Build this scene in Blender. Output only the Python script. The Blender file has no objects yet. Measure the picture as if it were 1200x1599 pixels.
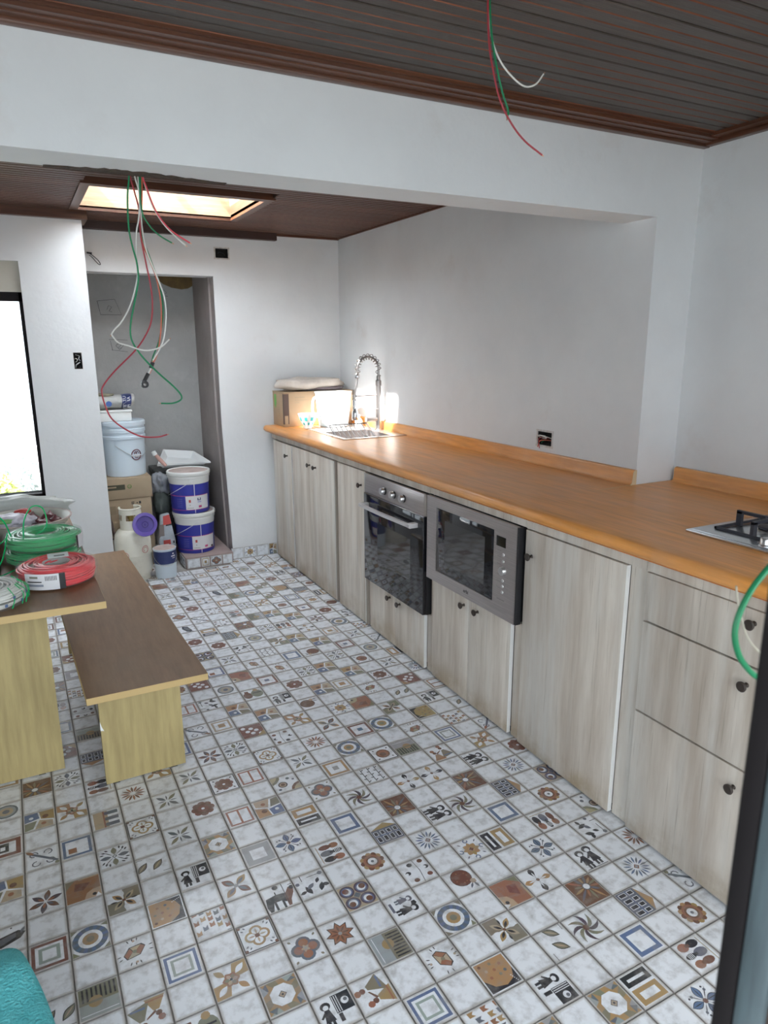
import bpy, bmesh, math, random
from mathutils import Vector, Matrix
random.seed(7)
C = bpy.context.scene.collection
SC = bpy.context.scene
PI = math.pi
# ---------------------------------------------------------------- camera
cam_d = bpy.data.cameras.new('camera'); cam = bpy.data.objects.new('camera', cam_d); C.objects.link(cam)
yaw, pit, rol = 0.47830, 0.23674, -0.00394
fw = Vector((math.sin(yaw)*math.cos(pit), math.cos(yaw)*math.cos(pit), -math.sin(pit)))
rt = fw.cross(Vector((0, 0, 1))).normalized(); up = rt.cross(fw)
rt2 = rt*math.cos(rol) + up*math.sin(rol); up2 = -rt*math.sin(rol) + up*math.cos(rol)
cam.matrix_world = Matrix(((rt2.x, up2.x, -fw.x, 0), (rt2.y, up2.y, -fw.y, 0), (rt2.z, up2.z, -fw.z, 1.5526), (0, 0, 0, 1)))
cam_d.sensor_fit = 'HORIZONTAL'; cam_d.sensor_width = 36; cam_d.lens = 36*1089.96/1200
cam_d.clip_start = 0.05
cam_d.dof.use_dof = True; cam_d.dof.focus_distance = 3.2; cam_d.dof.aperture_fstop = 11
SC.camera = cam
# ---------------------------------------------------------------- sky, sun, exposure
W = bpy.data.worlds.new('sky'); SC.world = W; W.use_nodes = True
wn = W.node_tree.nodes; wl = W.node_tree.links; wn.clear()
wo = wn.new('ShaderNodeOutputWorld'); bg = wn.new('ShaderNodeBackground'); bg.inputs[1].default_value = 2.3
tc = wn.new('ShaderNodeTexCoord'); sp = wn.new('ShaderNodeSeparateXYZ'); cr = wn.new('ShaderNodeValToRGB')
cr.color_ramp.elements[0].position = 0.0; cr.color_ramp.elements[0].color = (1.02, 1.15, 1.26, 1)
cr.color_ramp.elements[1].position = 0.9; cr.color_ramp.elements[1].color = (3.1, 3.25, 3.45, 1)
wl.new(tc.outputs['Generated'], sp.inputs[0]); wl.new(sp.outputs[2], cr.inputs[0]); wl.new(cr.outputs[0], bg.inputs[0]); wl.new(bg.outputs[0], wo.inputs[0])
sun_d = bpy.data.lights.new('sun', 'SUN'); sun = bpy.data.objects.new('sun', sun_d); C.objects.link(sun)
sun_d.energy = 78; sun_d.angle = 0.03; sun_d.color = (1.0, 0.96, 0.92)
sun.rotation_euler = Vector((1.0, 0.20, -1.16)).to_track_quat('-Z', 'Y').to_euler()
def portal(name, loc, direc, sx, sy):
    l = bpy.data.lights.new(name, 'AREA'); l.shape = 'RECTANGLE'; l.size = sx; l.size_y = sy; l.cycles.is_portal = True
    o = bpy.data.objects.new(name, l); C.objects.link(o); o.location = loc
    o.rotation_euler = Vector(direc).to_track_quat('-Z', 'Y').to_euler(); return o
portal('portal_door', (-0.53, 0.10, 1.08), (0, 1, 0), 1.96, 2.2)
portal('portal_glazing', (1.33, 0.10, 1.12), (0, 1, 0), 1.70, 2.0)
portal('portal_window', (-0.55, 4.97, 1.25), (0, -1, 0), 1.3, 1.25)
portal('portal_skylight', (0.86, 4.235, 2.60), (0, 0, -1), 0.9, 0.7)
SC.view_settings.view_transform = 'Standard'; SC.view_settings.look = 'None'
SC.view_settings.exposure = 0.2; SC.view_settings.gamma = 1.0
SC.view_settings.use_curve_mapping = False
try: SC.cycles.max_bounces = 8; SC.cycles.diffuse_bounces = 5; SC.cycles.transparent_max_bounces = 12; SC.cycles.sample_clamp_indirect = 8
except Exception: pass
# ---------------------------------------------------------------- helpers
def wloc(o):
    v = Vector((0, 0, 0))
    while o: v += o.location; o = o.parent
    return v
class MB:
    def __init__(s): s.v = []; s.f = []; s.c = []; s.m = []
    def poly(s, pts, col=None, mi=0):
        b = len(s.v); s.v += [tuple(p) for p in pts]; s.f.append(tuple(range(b, b+len(pts)))); s.c.append(col); s.m.append(mi)
    def mesh(s, vs, fs, col=None, mi=0):
        b = len(s.v); s.v += [tuple(p) for p in vs]
        for f in fs: s.f.append(tuple(i+b for i in f)); s.c.append(col); s.m.append(mi)
    def box(s, a, b, col=None, mi=0, ch=0.0):
        x0, y0, z0 = [min(a[i], b[i]) for i in range(3)]; x1, y1, z1 = [max(a[i], b[i]) for i in range(3)]
        if ch <= 0:
            s.mesh([(x0,y0,z0),(x1,y0,z0),(x1,y1,z0),(x0,y1,z0),(x0,y0,z1),(x1,y0,z1),(x1,y1,z1),(x0,y1,z1)],
                   [(0,3,2,1),(4,5,6,7),(0,1,5,4),(1,2,6,5),(2,3,7,6),(3,0,4,7)], col, mi); return
        ch = min(ch, (x1-x0)/2.01, (y1-y0)/2.01, (z1-z0)/2.01)
        bm = bmesh.new(); bmesh.ops.create_cube(bm, size=1)
        bmesh.ops.scale(bm, vec=(x1-x0, y1-y0, z1-z0), verts=bm.verts)
        bmesh.ops.translate(bm, vec=((x0+x1)/2, (y0+y1)/2, (z0+z1)/2), verts=bm.verts)
        bmesh.ops.bevel(bm, geom=bm.edges[:], offset=ch, segments=2, profile=0.5, affect='EDGES')
        bm.verts.index_update(); s.mesh([v.co[:] for v in bm.verts], [[v.index for v in f.verts] for f in bm.faces], col, mi); bm.free()
    def lathe(s, prof, o=(0,0,0), ax=(0,0,1), n=32, col=None, mi=0, a0=0, a1=2*PI, ref=None, cols=None):
        w = Vector(ax).normalized(); r = Vector(ref) if ref else (Vector((1,0,0)) if abs(w.x) < .9 else Vector((0,1,0)))
        u = (r - w*r.dot(w)).normalized(); v = w.cross(u); o = Vector(o)
        full = abs(a1-a0-2*PI) < 1e-6; m = n if full else n+1; b = len(s.v)
        for (rr, h) in prof:
            for k in range(m):
                a = a0+(a1-a0)*k/n; s.v.append(tuple(o + w*h + (u*math.cos(a)+v*math.sin(a))*rr))
        for i in range(len(prof)-1):
            for k in range(n):
                k2 = (k+1) % m if full else k+1
                q = (b+i*m+k, b+i*m+k2, b+(i+1)*m+k2, b+(i+1)*m+k)
                s.f.append(q); s.c.append(cols[i] if cols else col); s.m.append(mi)
    def tube(s, pts, r, n=8, col=None, mi=0, closed=False, smooth=0, cap=True):
        P = [Vector(p) for p in pts]
        if smooth: P = catmull(P, smooth, closed)
        N = len(P); b = len(s.v); prev = None
        for i in range(N):
            if closed: t = P[(i+1) % N]-P[i-1]
            else: t = P[min(i+1, N-1)]-P[max(i-1, 0)]
            if t.length < 1e-9: t = Vector((0,0,1))
            t.normalize()
            if prev is None:
                prev = t.orthogonal().normalized()
            u = (prev - t*prev.dot(t))
            u = u.normalized() if u.length > 1e-6 else t.orthogonal().normalized()
            prev = u; v = t.cross(u); rr = r(i/(N-1)) if callable(r) else r
            for k in range(n):
                a = 2*PI*k/n; s.v.append(tuple(P[i]+(u*math.cos(a)+v*math.sin(a))*rr))
        R = N if closed else N-1
        for i in range(R):
            for k in range(n):
                i2 = (i+1) % N
                s.f.append((b+i*n+k, b+i*n+(k+1)%n, b+i2*n+(k+1)%n, b+i2*n+k)); s.c.append(col); s.m.append(mi)
        if cap and not closed:
            s.f.append(tuple(b+k for k in range(n))[::-1]); s.c.append(col); s.m.append(mi)
            s.f.append(tuple(b+(N-1)*n+k for k in range(n))); s.c.append(col); s.m.append(mi)
    def prism(s, pts, d, col=None, mi=0):     # closed outline + extrusion vector
        n = len(pts); d = Vector(d); b = len(s.v)
        s.v += [tuple(p) for p in pts] + [tuple(Vector(p)+d) for p in pts]
        fs = [tuple(range(b, b+n))[::-1], tuple(range(b+n, b+2*n))] + [(b+i, b+(i+1)%n, b+n+(i+1)%n, b+n+i) for i in range(n)]
        for f in fs: s.f.append(f); s.c.append(col); s.m.append(mi)
    def build(s, name, mats, parent=None, smooth=35, xf=None, fix=True):
        off = wloc(parent)
        vs = s.v
        if xf: vs = [xf(*v) for v in vs]
        vs = [(v[0]-off.x, v[1]-off.y, v[2]-off.z) for v in vs]
        me = bpy.data.meshes.new(name); me.from_pydata(vs, [], s.f)
        if not isinstance(mats, (list, tuple)): mats = [mats]
        for m in mats: me.materials.append(m)
        if any(s.m): me.polygons.foreach_set('material_index', s.m)
        if any(c is not None for c in s.c):
            at = me.color_attributes.new('Col', 'FLOAT_COLOR', 'CORNER'); buf = []
            for p, c in zip(me.polygons, s.c):
                c = c or (1, 1, 1); buf += [c[0], c[1], c[2], 1.0]*p.loop_total
            at.data.foreach_set('color', buf)
        if fix:
            bm = bmesh.new(); bm.from_mesh(me); bmesh.ops.remove_doubles(bm, verts=bm.verts, dist=1e-6)
            bmesh.ops.recalc_face_normals(bm, faces=bm.faces); bm.to_mesh(me); bm.free()
        if smooth:
            me.polygons.foreach_set('use_smooth', [True]*len(me.polygons)); me.set_sharp_from_angle(angle=math.radians(smooth))
        o = bpy.data.objects.new(name, me); C.objects.link(o)
        if parent: o.parent = parent; 
        return o
def catmull(P, n, closed=False):
    out = []; N = len(P)
    rng = range(N) if closed else range(N-1)
    for i in rng:
        p0 = P[i-1] if (closed or i > 0) else P[i]*2-P[i+1]; p1 = P[i]; p2 = P[(i+1) % N]
        p3 = P[(i+2) % N] if (closed or i+2 < N) else P[i+1]*2-P[i]
        for k in range(n):
            t = k/n; out.append(0.5*((2*p1)+(p2-p0)*t+(2*p0-5*p1+4*p2-p3)*t*t+(3*p1-p0-3*p2+p3)*t**3))
    if not closed: out.append(P[-1])
    return out
def tag(o, label=None, cat=None, group=None, kind=None):
    if label: o['label'] = label
    if cat: o['category'] = cat
    if group: o['group'] = group
    if kind: o['kind'] = kind
    return o
def thing(name, loc, label, cat, group=None):
    o = bpy.data.objects.new(name, None); C.objects.link(o); o.location = loc; o.empty_display_size = 0.05
    o.matrix_world = Matrix.Translation(loc)
    return tag(o, label, cat, group)
def struct(name, mb, m, parent=None, **k):
    o = mb.build(name, m, parent, **k)
    if not parent: o['kind'] = 'structure'
    return o
def text_part(name, body, size, m, parent, loc, ux, uy, ext=0.0006, align='CENTER'):
    cu = bpy.data.curves.new(name, 'FONT'); cu.body = body; cu.size = size; cu.extrude = ext; cu.align_x = align; cu.align_y = 'CENTER'; cu.resolution_u = 2
    t = bpy.data.objects.new(name, cu); C.objects.link(t); dg = bpy.context.evaluated_depsgraph_get()
    me = bpy.data.meshes.new_from_object(t.evaluated_get(dg)); bpy.data.objects.remove(t); bpy.data.curves.remove(cu)
    ux = Vector(ux).normalized(); uy = Vector(uy).normalized(); uz = ux.cross(uy)
    M = Matrix(((ux.x,uy.x,uz.x,loc[0]),(ux.y,uy.y,uz.y,loc[1]),(ux.z,uy.z,uz.z,loc[2]),(0,0,0,1)))
    off = wloc(parent)
    me.transform(Matrix.Translation(-off) @ M)
    me.materials.clear(); me.materials.append(m); me.name = name
    o = bpy.data.objects.new(name, me); C.objects.link(o); o.parent = parent; return o
# ---------------------------------------------------------------- materials
def mat(name, col=(.8,.8,.8), rough=.6, metal=0.0, spec=0.5, col2=None, scale=8.0, stretch=(1,1,1), detail=6, lo=.35, hi=.7, bump=0.0, bscale=None,
        attr=False, coat=0.0, rough2=None, alpha=None, aniso=0, sub=0):
    m = bpy.data.materials.new(name); m.use_nodes = True; nt = m.node_tree; N = nt.nodes; L = nt.links
    b = N['Principled BSDF']; b.inputs['Base Color'].default_value = (*col, 1); b.inputs['Roughness'].default_value = rough
    b.inputs['Metallic'].default_value = metal; b.inputs['Specular IOR Level'].default_value = spec
    if coat: b.inputs['Coat Weight'].default_value = coat; b.inputs['Coat Roughness'].default_value = .12
    geo = N.new('ShaderNodeNewGeometry'); mp = N.new('ShaderNodeMapping'); mp.inputs['Scale'].default_value = stretch
    L.new(geo.outputs['Position'], mp.inputs[0])
    last = None
    if attr:
        a = N.new('ShaderNodeAttribute'); a.attribute_name = 'Col'; last = a.outputs['Color']
    if col2:
        nz = N.new('ShaderNodeTexNoise'); nz.inputs['Scale'].default_value = scale; nz.inputs['Detail'].default_value = detail; nz.inputs['Roughness'].default_value = .6
        L.new(mp.outputs[0], nz.inputs['Vector'])
        r = N.new('ShaderNodeMapRange'); r.inputs['From Min'].default_value = lo; r.inputs['From Max'].default_value = hi
        L.new(nz.outputs['Fac'], r.inputs['Value'])
        mx = N.new('ShaderNodeMix'); mx.data_type = 'RGBA'; L.new(r.outputs[0], mx.inputs['Factor'])
        if last is not None: L.new(last, mx.inputs['A'])
        else: mx.inputs['A'].default_value = (*col, 1)
        mx.inputs['B'].default_value = (*col2, 1)
        if last is not None:
            r.inputs['To Max'].default_value = .6
        last = mx.outputs['Result']
        if rough2 is not None:
            rr = N.new('ShaderNodeMapRange'); rr.inputs['To Min'].default_value = rough; rr.inputs['To Max'].default_value = rough2
            L.new(r.outputs[0], rr.inputs['Value']); L.new(rr.outputs[0], b.inputs['Roughness'])
    if last is not None: L.new(last, b.inputs['Base Color'])
    if bump:
        n2 = N.new('ShaderNodeTexNoise'); n2.inputs['Scale'].default_value = bscale or scale*2; n2.inputs['Detail'].default_value = 5
        L.new(mp.outputs[0], n2.inputs['Vector']); bp = N.new('ShaderNodeBump'); bp.inputs['Strength'].default_value = bump; bp.inputs['Distance'].default_value = .01
        L.new(n2.outputs['Fac'], bp.inputs['Height']); L.new(bp.outputs[0], b.inputs['Normal'])
    if alpha is not None:
        tr = N.new('ShaderNodeBsdfTransparent'); ms = N.new('ShaderNodeMixShader'); ms.inputs[0].default_value = alpha
        L.new(tr.outputs[0], ms.inputs[1]); L.new(b.outputs[0], ms.inputs[2]); L.new(ms.outputs[0], N['Material Output'].inputs[0])
    return m
def layered(m, col, scale, lo, hi, stretch=(1,1,1), amount=1.0, zfade=None):
    """add one more noise-masked colour over a material (stains, grain)"""
    nt = m.node_tree; N = nt.nodes; L = nt.links; b = N['Principled BSDF']; inp = b.inputs['Base Color']
    geo = N.new('ShaderNodeNewGeometry'); mp = N.new('ShaderNodeMapping'); mp.inputs['Scale'].default_value = stretch; L.new(geo.outputs['Position'], mp.inputs[0])
    nz = N.new('ShaderNodeTexNoise'); nz.inputs['Scale'].default_value = scale; nz.inputs['Detail'].default_value = 8; nz.inputs['Roughness'].default_value = .65
    L.new(mp.outputs[0], nz.inputs['Vector'])
    r = N.new('ShaderNodeMapRange'); r.inputs['From Min'].default_value = lo; r.inputs['From Max'].default_value = hi; r.inputs['To Max'].default_value = amount
    L.new(nz.outputs['Fac'], r.inputs['Value']); fac = r.outputs[0]
    if zfade:
        s = N.new('ShaderNodeSeparateXYZ'); L.new(geo.outputs['Position'], s.inputs[0]); r2 = N.new('ShaderNodeMapRange')
        r2.inputs['From Min'].default_value = zfade[0]; r2.inputs['From Max'].default_value = zfade[1]; r2.inputs['To Min'].default_value = 1; r2.inputs['To Max'].default_value = 0
        L.new(s.outputs[2], r2.inputs['Value']); mu = N.new('ShaderNodeMath'); mu.operation = 'MULTIPLY'; L.new(fac, mu.inputs[0]); L.new(r2.outputs[0], mu.inputs[1]); fac = mu.outputs[0]
    mx = N.new('ShaderNodeMix'); mx.data_type = 'RGBA'; L.new(fac, mx.inputs['Factor'])
    if inp.is_linked: L.new(inp.links[0].from_socket, mx.inputs['A'])
    else: mx.inputs['A'].default_value = inp.default_value
    mx.inputs['B'].default_value = (*col, 1); L.new(mx.outputs['Result'], inp); return m
M = {}
M['plaster'] = mat('white_plaster', (.74,.76,.77), .75, col2=(.66,.67,.68), scale=1.6, lo=.4, hi=.75, bump=.12, bscale=30)
layered(M['plaster'], (.60,.56,.53), 2.3, .60, .75, amount=.55)
M['plaster_grey'] = mat('unpainted_plaster', (.46,.465,.455), .85, col2=(.37,.37,.365), scale=2.2, bump=.25, bscale=40)
layered(M['plaster_grey'], (.52,.52,.51), 6, .55, .75, amount=.6)
M['plaster_brown'] = mat('brown_plaster', (.36,.32,.31), .85, col2=(.28,.25,.24), scale=3, bump=.3, bscale=40)
M['cream'] = mat('cream_board', (.56,.54,.47), .7, col2=(.5,.47,.4), scale=3)
M['ceil'] = mat('varnished_ceiling_wood', (.12,.062,.036), .42, attr=True, col2=(.03,.02,.015), scale=9, stretch=(.6,14,4), bump=.15, bscale=20, spec=.35)
M['trim'] = mat('red_brown_varnished_wood', (.12,.042,.018), .4, col2=(.07,.025,.013), scale=7, stretch=(.6,10,10), coat=.2)
M['trim_y'] = mat('red_brown_varnished_trim', (.13,.045,.02), .4, col2=(.06,.025,.013), scale=7, stretch=(10,.6,10), coat=.2)
M['dark'] = mat('dark_void', (.02,.017,.015), .9)
M['well'] = mat('skylight_plywood', (.34,.22,.13), .6, col2=(.26,.155,.085), scale=5, stretch=(1,1,14))
M['grout'] = mat('grey_grout', (.42,.40,.37), .9, col2=(.29,.275,.255), scale=14, bump=.3)
M['door'] = mat('bleached_oak_laminate', (.68,.625,.55), .5, col2=(.46,.39,.32), scale=3.2, stretch=(3,4.2,.42), detail=7, lo=.36, hi=.66, bump=.03, bscale=40)
layered(M['door'], (.66,.655,.62), 2.0, .5, .72, stretch=(2,3.4,.25), amount=.75)
layered(M['door'], (.33,.28,.22), 9, .58, .68, stretch=(3,14,.4), amount=.6)
layered(M['door'], (.33,.24,.13), 5, .42, .62, amount=.8, zfade=(.02,.14))
M['door_edge'] = mat('white_edge_band', (.74,.74,.72), .5)
M['edge_grey'] = mat('brown_edge_band', (.33,.29,.25), .6)
M['kick'] = mat('black_gap', (.025,.02,.018), .8)
M['counter'] = mat('oak_worktop_laminate', (.84,.36,.085), .34, col2=(.60,.25,.06), scale=6, stretch=(9,.7,9), lo=.35, hi=.7, spec=.38)
layered(M['counter'], (.66,.45,.33), 1.6, .42, .72, amount=.42)
M['steel'] = mat('brushed_steel', (.50,.46,.45), .34, metal=.9, col2=(.38,.35,.34), scale=5, stretch=(20,1,60))
M['steel2'] = mat('bright_steel', (.66,.66,.66), .28, metal=.95)
M['chrome'] = mat('chrome', (.75,.75,.77), .12, metal=1)
M['blackglass'] = mat('black_glass', (.012,.012,.015), .06, spec=.7)
M['ovenglass'] = mat('oven_window_glass', (.035,.033,.033), .04, spec=1.0)
M['black'] = mat('black_plastic', (.02,.02,.022), .4)
M['iron'] = mat('cast_iron', (.035,.035,.045), .5)
M['knobdark'] = mat('dark_bronze', (.055,.042,.035), .45, metal=.3)
M['benchtop'] = mat('walnut_laminate', (.25,.15,.08), .42, col2=(.18,.108,.058), scale=5, stretch=(8,1,8), spec=.35)
layered(M['benchtop'], (.27,.19,.115), 2.0, .5, .75, amount=.6)
M['benchedge'] = mat('tan_edge_band', (.50,.355,.155), .6)
M['benchleg'] = mat('yellow_oak_board', (.43,.345,.155), .55, col2=(.32,.25,.11), scale=4, stretch=(9,9,.8), lo=.4, hi=.68, bump=.03)
layered(M['benchleg'], (.26,.20,.08), 3, .6, .72, stretch=(5,5,.7), amount=.5)
M['card'] = mat('brown_cardboard', (.47,.34,.22), .8, col2=(.41,.29,.18), scale=5)
M['card2'] = mat('tan_cardboard', (.40,.31,.21), .8, col2=(.34,.26,.17), scale=5)
M['darkprint'] = mat('dark_print', (.09,.06,.05), .7)
M['greyprint'] = mat('grey_print', (.20,.20,.15), .7)
M['green_lbl'] = mat('green_sticker', (.14,.45,.08), .5)
M['white'] = mat('white_plastic', (.78,.80,.80), .4)
M['whitebucket'] = mat('pale_blue_white_bucket', (.62,.72,.80), .38)
M['offwhite'] = mat('offwhite_plastic', (.76,.77,.75), .42)
M['cream_metal'] = mat('worn_cream_paint', (.80,.78,.68), .45, col2=(.62,.58,.48), scale=9, lo=.5, hi=.75, bump=.05)
M['royal'] = mat('royal_blue_label', (.035,.045,.36), .35)
M['navy'] = mat('navy_label', (.02,.035,.14), .35)
M['magenta'] = mat('magenta_stripe', (.55,.08,.22), .4)
M['redprint'] = mat('red_print', (.50,.07,.06), .5)
M['purple'] = mat('purple_plastic', (.15,.10,.42), .35)
M['purple_d'] = mat('dark_purple_plastic', (.075,.045,.28), .3)
M['pinkmud'] = mat('dusty_pink_lid', (.56,.46,.42), .7, col2=(.42,.33,.30), scale=20)
M['cementfloor'] = mat('pink_cement', (.42,.33,.31), .8, col2=(.34,.26,.25), scale=8)
M['blackbag'] = mat('black_bag', (.02,.02,.022), .35, bump=.6, bscale=25)
M['greybag'] = mat('clear_grey_plastic', (.30,.32,.36), .3, bump=.6, bscale=25, alpha=.75)
M['film'] = mat('clear_plastic_film', (.66,.66,.64), .2, bump=.5, bscale=30, alpha=.13)
M['film2'] = mat('milky_plastic_film', (.56,.60,.57), .3, bump=.6, bscale=18, alpha=.75)
M['wgreen'] = mat('green_insulation', (.0,.20,.075), .4)
M['wred'] = mat('red_insulation', (.36,.03,.045), .4)
M['wwhite'] = mat('white_insulation', (.72,.72,.68), .45)
M['worange'] = mat('salmon_insulation', (.62,.14,.08), .4)
M['coilgreen'] = mat('bright_green_wire', (.0,.45,.13), .2)
M['coilred'] = mat('bright_red_wire', (.88,.03,.05), .2)
M['paper'] = mat('paper_label', (.70,.70,.72), .6)
M['enamel'] = mat('enamel_bowl', (.60,.62,.55), .35, col2=(.52,.53,.46), scale=6)
M['onion'] = mat('onion_skin', (.13,.03,.035), .4, col2=(.12,.03,.04), scale=14)
M['bread'] = mat('brown_food', (.32,.13,.04), .7, col2=(.18,.06,.02), scale=20, bump=.4)
M['teal'] = mat('teal_towel', (.07,.40,.43), .95, col2=(.13,.54,.57), scale=22, bump=.8, bscale=220)
layered(M['teal'], (.30,.62,.64), 60, .62, .75, amount=.5)
M['framedark'] = mat('dark_window_frame', (.014,.012,.013), .75, spec=.15)
M['framebrown'] = mat('brown_wood_frame', (.07,.04,.03), .5, col2=(.04,.025,.02), scale=6, stretch=(9,9,.7))
M['alu'] = mat('grey_blue_aluminium', (.13,.18,.20), .5, metal=.2, col2=(.07,.09,.10), scale=6, stretch=(9,9,.8))
M['glass'] = mat('window_glass', (.9,.95,.97), .03, alpha=.08)
def translucent_pane(name):
    m = bpy.data.materials.new(name); m.use_nodes = True; N = m.node_tree.nodes; L = m.node_tree.links; N.remove(N['Principled BSDF'])
    a = N.new('ShaderNodeBsdfTransparent'); b = N.new('ShaderNodeBsdfTranslucent'); b.inputs[0].default_value = (.86,.93,1.0,1); x = N.new('ShaderNodeMixShader'); x.inputs[0].default_value = .35
    L.new(a.outputs[0], x.inputs[1]); L.new(b.outputs[0], x.inputs[2]); L.new(x.outputs[0], N['Material Output'].inputs[0]); return m
M['polycarb'] = translucent_pane('translucent_polycarbonate')
M['tapsteel'] = mat('tap_steel', (.34,.32,.31), .32, metal=.9)
M['concrete'] = mat('patio_concrete', (.07,.075,.075), .9, col2=(.05,.055,.055), scale=3)
M['outwall'] = mat('white_garden_wall', (.85,.86,.86), .9)
M['leaf'] = mat('yellow_green_leaf', (.22,.34,.06), .6)
M['tile'] = mat('printed_tile', (.7,.7,.7), .30, attr=True, spec=.45, rough2=.5, col2=(.27,.26,.25), scale=30, detail=9, lo=.47, hi=.72, bump=.06, bscale=60)
M['brownpink'] = mat('brown_pink_handle', (.5,.30,.26), .6)
# per-corner colours for worn tile rims
_ob = MB.build
# ---------------------------------------------------------------- room shell
XR, XN, YB, ZC = 2.275, 2.50, 2.08, 2.31
def wallx(y): return 2.275 - 0.013*(y-2.08)
def yback(z): return 4.91 + .13*min(max(z, 0)/1.0, 1.0)
def holed(axis, p0, p1, u, v, holes, mb, us=(), vs=()):
    """slab normal to axis from p0 to p1, rectangle u x v with rectangular holes cut right through"""
    U = sorted(set([u[0], u[1], *us] + [c for h in holes for c in h[:2]])); V = sorted(set([v[0], v[1], *vs] + [c for h in holes for c in h[2:]]))
    U = [a for a in U if u[0] <= a <= u[1]]; V = [a for a in V if v[0] <= a <= v[1]]
    def P(p, a, b): return (p, a, b) if axis == 0 else (a, p, b) if axis == 1 else (a, b, p)
    def solid(i, j):
        if i < 0 or j < 0 or i >= len(U)-1 or j >= len(V)-1: return False
        cu, cv = (U[i]+U[i+1])/2, (V[j]+V[j+1])/2
        return not any(h[0] < cu < h[1] and h[2] < cv < h[3] for h in holes)
    for i in range(len(U)-1):
        for j in range(len(V)-1):
            if not solid(i, j): continue
            a, b, c, d = U[i], U[i+1], V[j], V[j+1]
            for p in (p0, p1): mb.poly([P(p,a,c), P(p,b,c), P(p,b,d), P(p,a,d)])
            if not solid(i-1, j): mb.poly([P(p0,a,c), P(p0,a,d), P(p1,a,d), P(p1,a,c)])
            if not solid(i+1, j): mb.poly([P(p0,b,c), P(p0,b,d), P(p1,b,d), P(p1,b,c)])
            if not solid(i, j-1): mb.poly([P(p0,a,c), P(p0,b,c), P(p1,b,c), P(p1,a,c)])
            if not solid(i, j+1): mb.poly([P(p0,a,d), P(p0,b,d), P(p1,b,d), P(p1,a,d)])
# floor slab (grout), ground outside
b = MB(); b.box((-2.4, .10, -.10), (2.6, 5.8, -.006)); floor = struct('floor', b, M['grout'])
b = MB(); b.box((-9, -9, -.25), (9, .09, -.05)); b.box((-9, 5.9, -.25), (9, 16, -.05)); struct('patio_ground', b, M['concrete'])
b = MB(); b.box((-3.2, -1.7, 2.62), (3.2, .0, 2.72)); struct('added_shade_roof', b, M['outwall'])  # unseen roof, added to cut sky light on the near floor
b = MB(); b.box((-3.1, -1.65, -.05), (-2.98, -1.53, 2.62)); b.box((2.98, -1.65, -.05), (3.1, -1.53, 2.62)); struct('added_roof_posts', b, M['outwall'])  # posts carrying the added roof, also out of view
# walls
b = MB(); holed(0, XR, XR+.33, (YB, 5.10), (0, 2.6), [(2.607, 2.715, 1.062, 1.132)], b, vs=(1.0,))
wr = struct('wall_right', b, M['plaster'], xf=lambda x, y, z: (x-0.013*(y-2.08), y, z))
b = MB(); b.box((XN, .12, 0), (XN+.25, YB+.02, 2.6)); struct('wall_right_front', b, M['plaster'])
b = MB(); holed(1, 0, .16, (.40, 2.62), (0, 2.6), [(.401, 1.29, -.1, 2.01), (1.312, 1.405, 2.128, 2.196)], b, us=(), vs=(1.0,))
wb = struct('wall_back', b, M['plaster'], xf=lambda x, y, z: (x, y+yback(z), z))
b = MB(); b.box((.30, 5.62, -.1), (1.45, 5.75, 2.3)); wn1 = struct('wall_niche_back', b, M['plaster_grey'])
b = MB(); b.mesh([(1.275,yback(0)+.1,-.1),(1.275,5.7,-.1),(1.275,5.7,2.2),(1.275,5.14,2.2),(1.275,5.14,1.0),(1.45,5.07,-.1),(1.45,5.7,-.1),(1.45,5.7,2.2),(1.45,5.2,2.2)],
      [(0,1,2,3,4),(1,6,7,2),(0,5,6,1),(5,8,7,6),(3,2,7,8),(0,4,3,8,5)]); struct('wall_niche_right', b, M['plaster_brown'])
# inner lining of the doorway-like niche edge, same brown raw plaster
b = MB()
b.mesh([(1.288,yback(0)+.004,0),(1.288,yback(1)+.004,1.0),(1.288,yback(2)+.004,2.006),(1.288,5.3,2.006),(1.288,5.3,0),(1.296,yback(0)+.03,0),(1.296,yback(1)+.03,1.0),(1.296,yback(2)+.03,2.006),(1.296,5.3,2.006),(1.296,5.3,0)],
     [(0,1,2,3,4),(5,6,7,8,9),(0,5,6,1),(1,6,7,2),(2,7,8,3)]); struct('niche_reveal', b, M['plaster_brown'])
b = MB(); b.box((.24, 4.96, -.1), (.38, 5.75, 2.3)); struct('wall_niche_left', b, M['plaster_grey'])
b = MB(); b.box((.24, 5.055, 2.06), (1.296, 5.75, 2.2)); struct('ceiling_niche', b, M['plaster_grey'])
# damp stain patch of ochre render at the top of the niche
b = MB(); pts = [(.985,5.616,2.06),(1.275,5.616,2.06),(1.275,5.616,1.985),(1.24,5.616,1.965),(1.19,5.616,1.957),(1.12,5.616,1.967),(1.06,5.616,1.99),(1.01,5.616,2.03)]
b.prism(pts, (0,.003,0)); b.build('render_patch', mat('ochre_render', (.20,.13,.05), .9, col2=(.13,.085,.04), scale=20), wn1, smooth=0)
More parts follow.
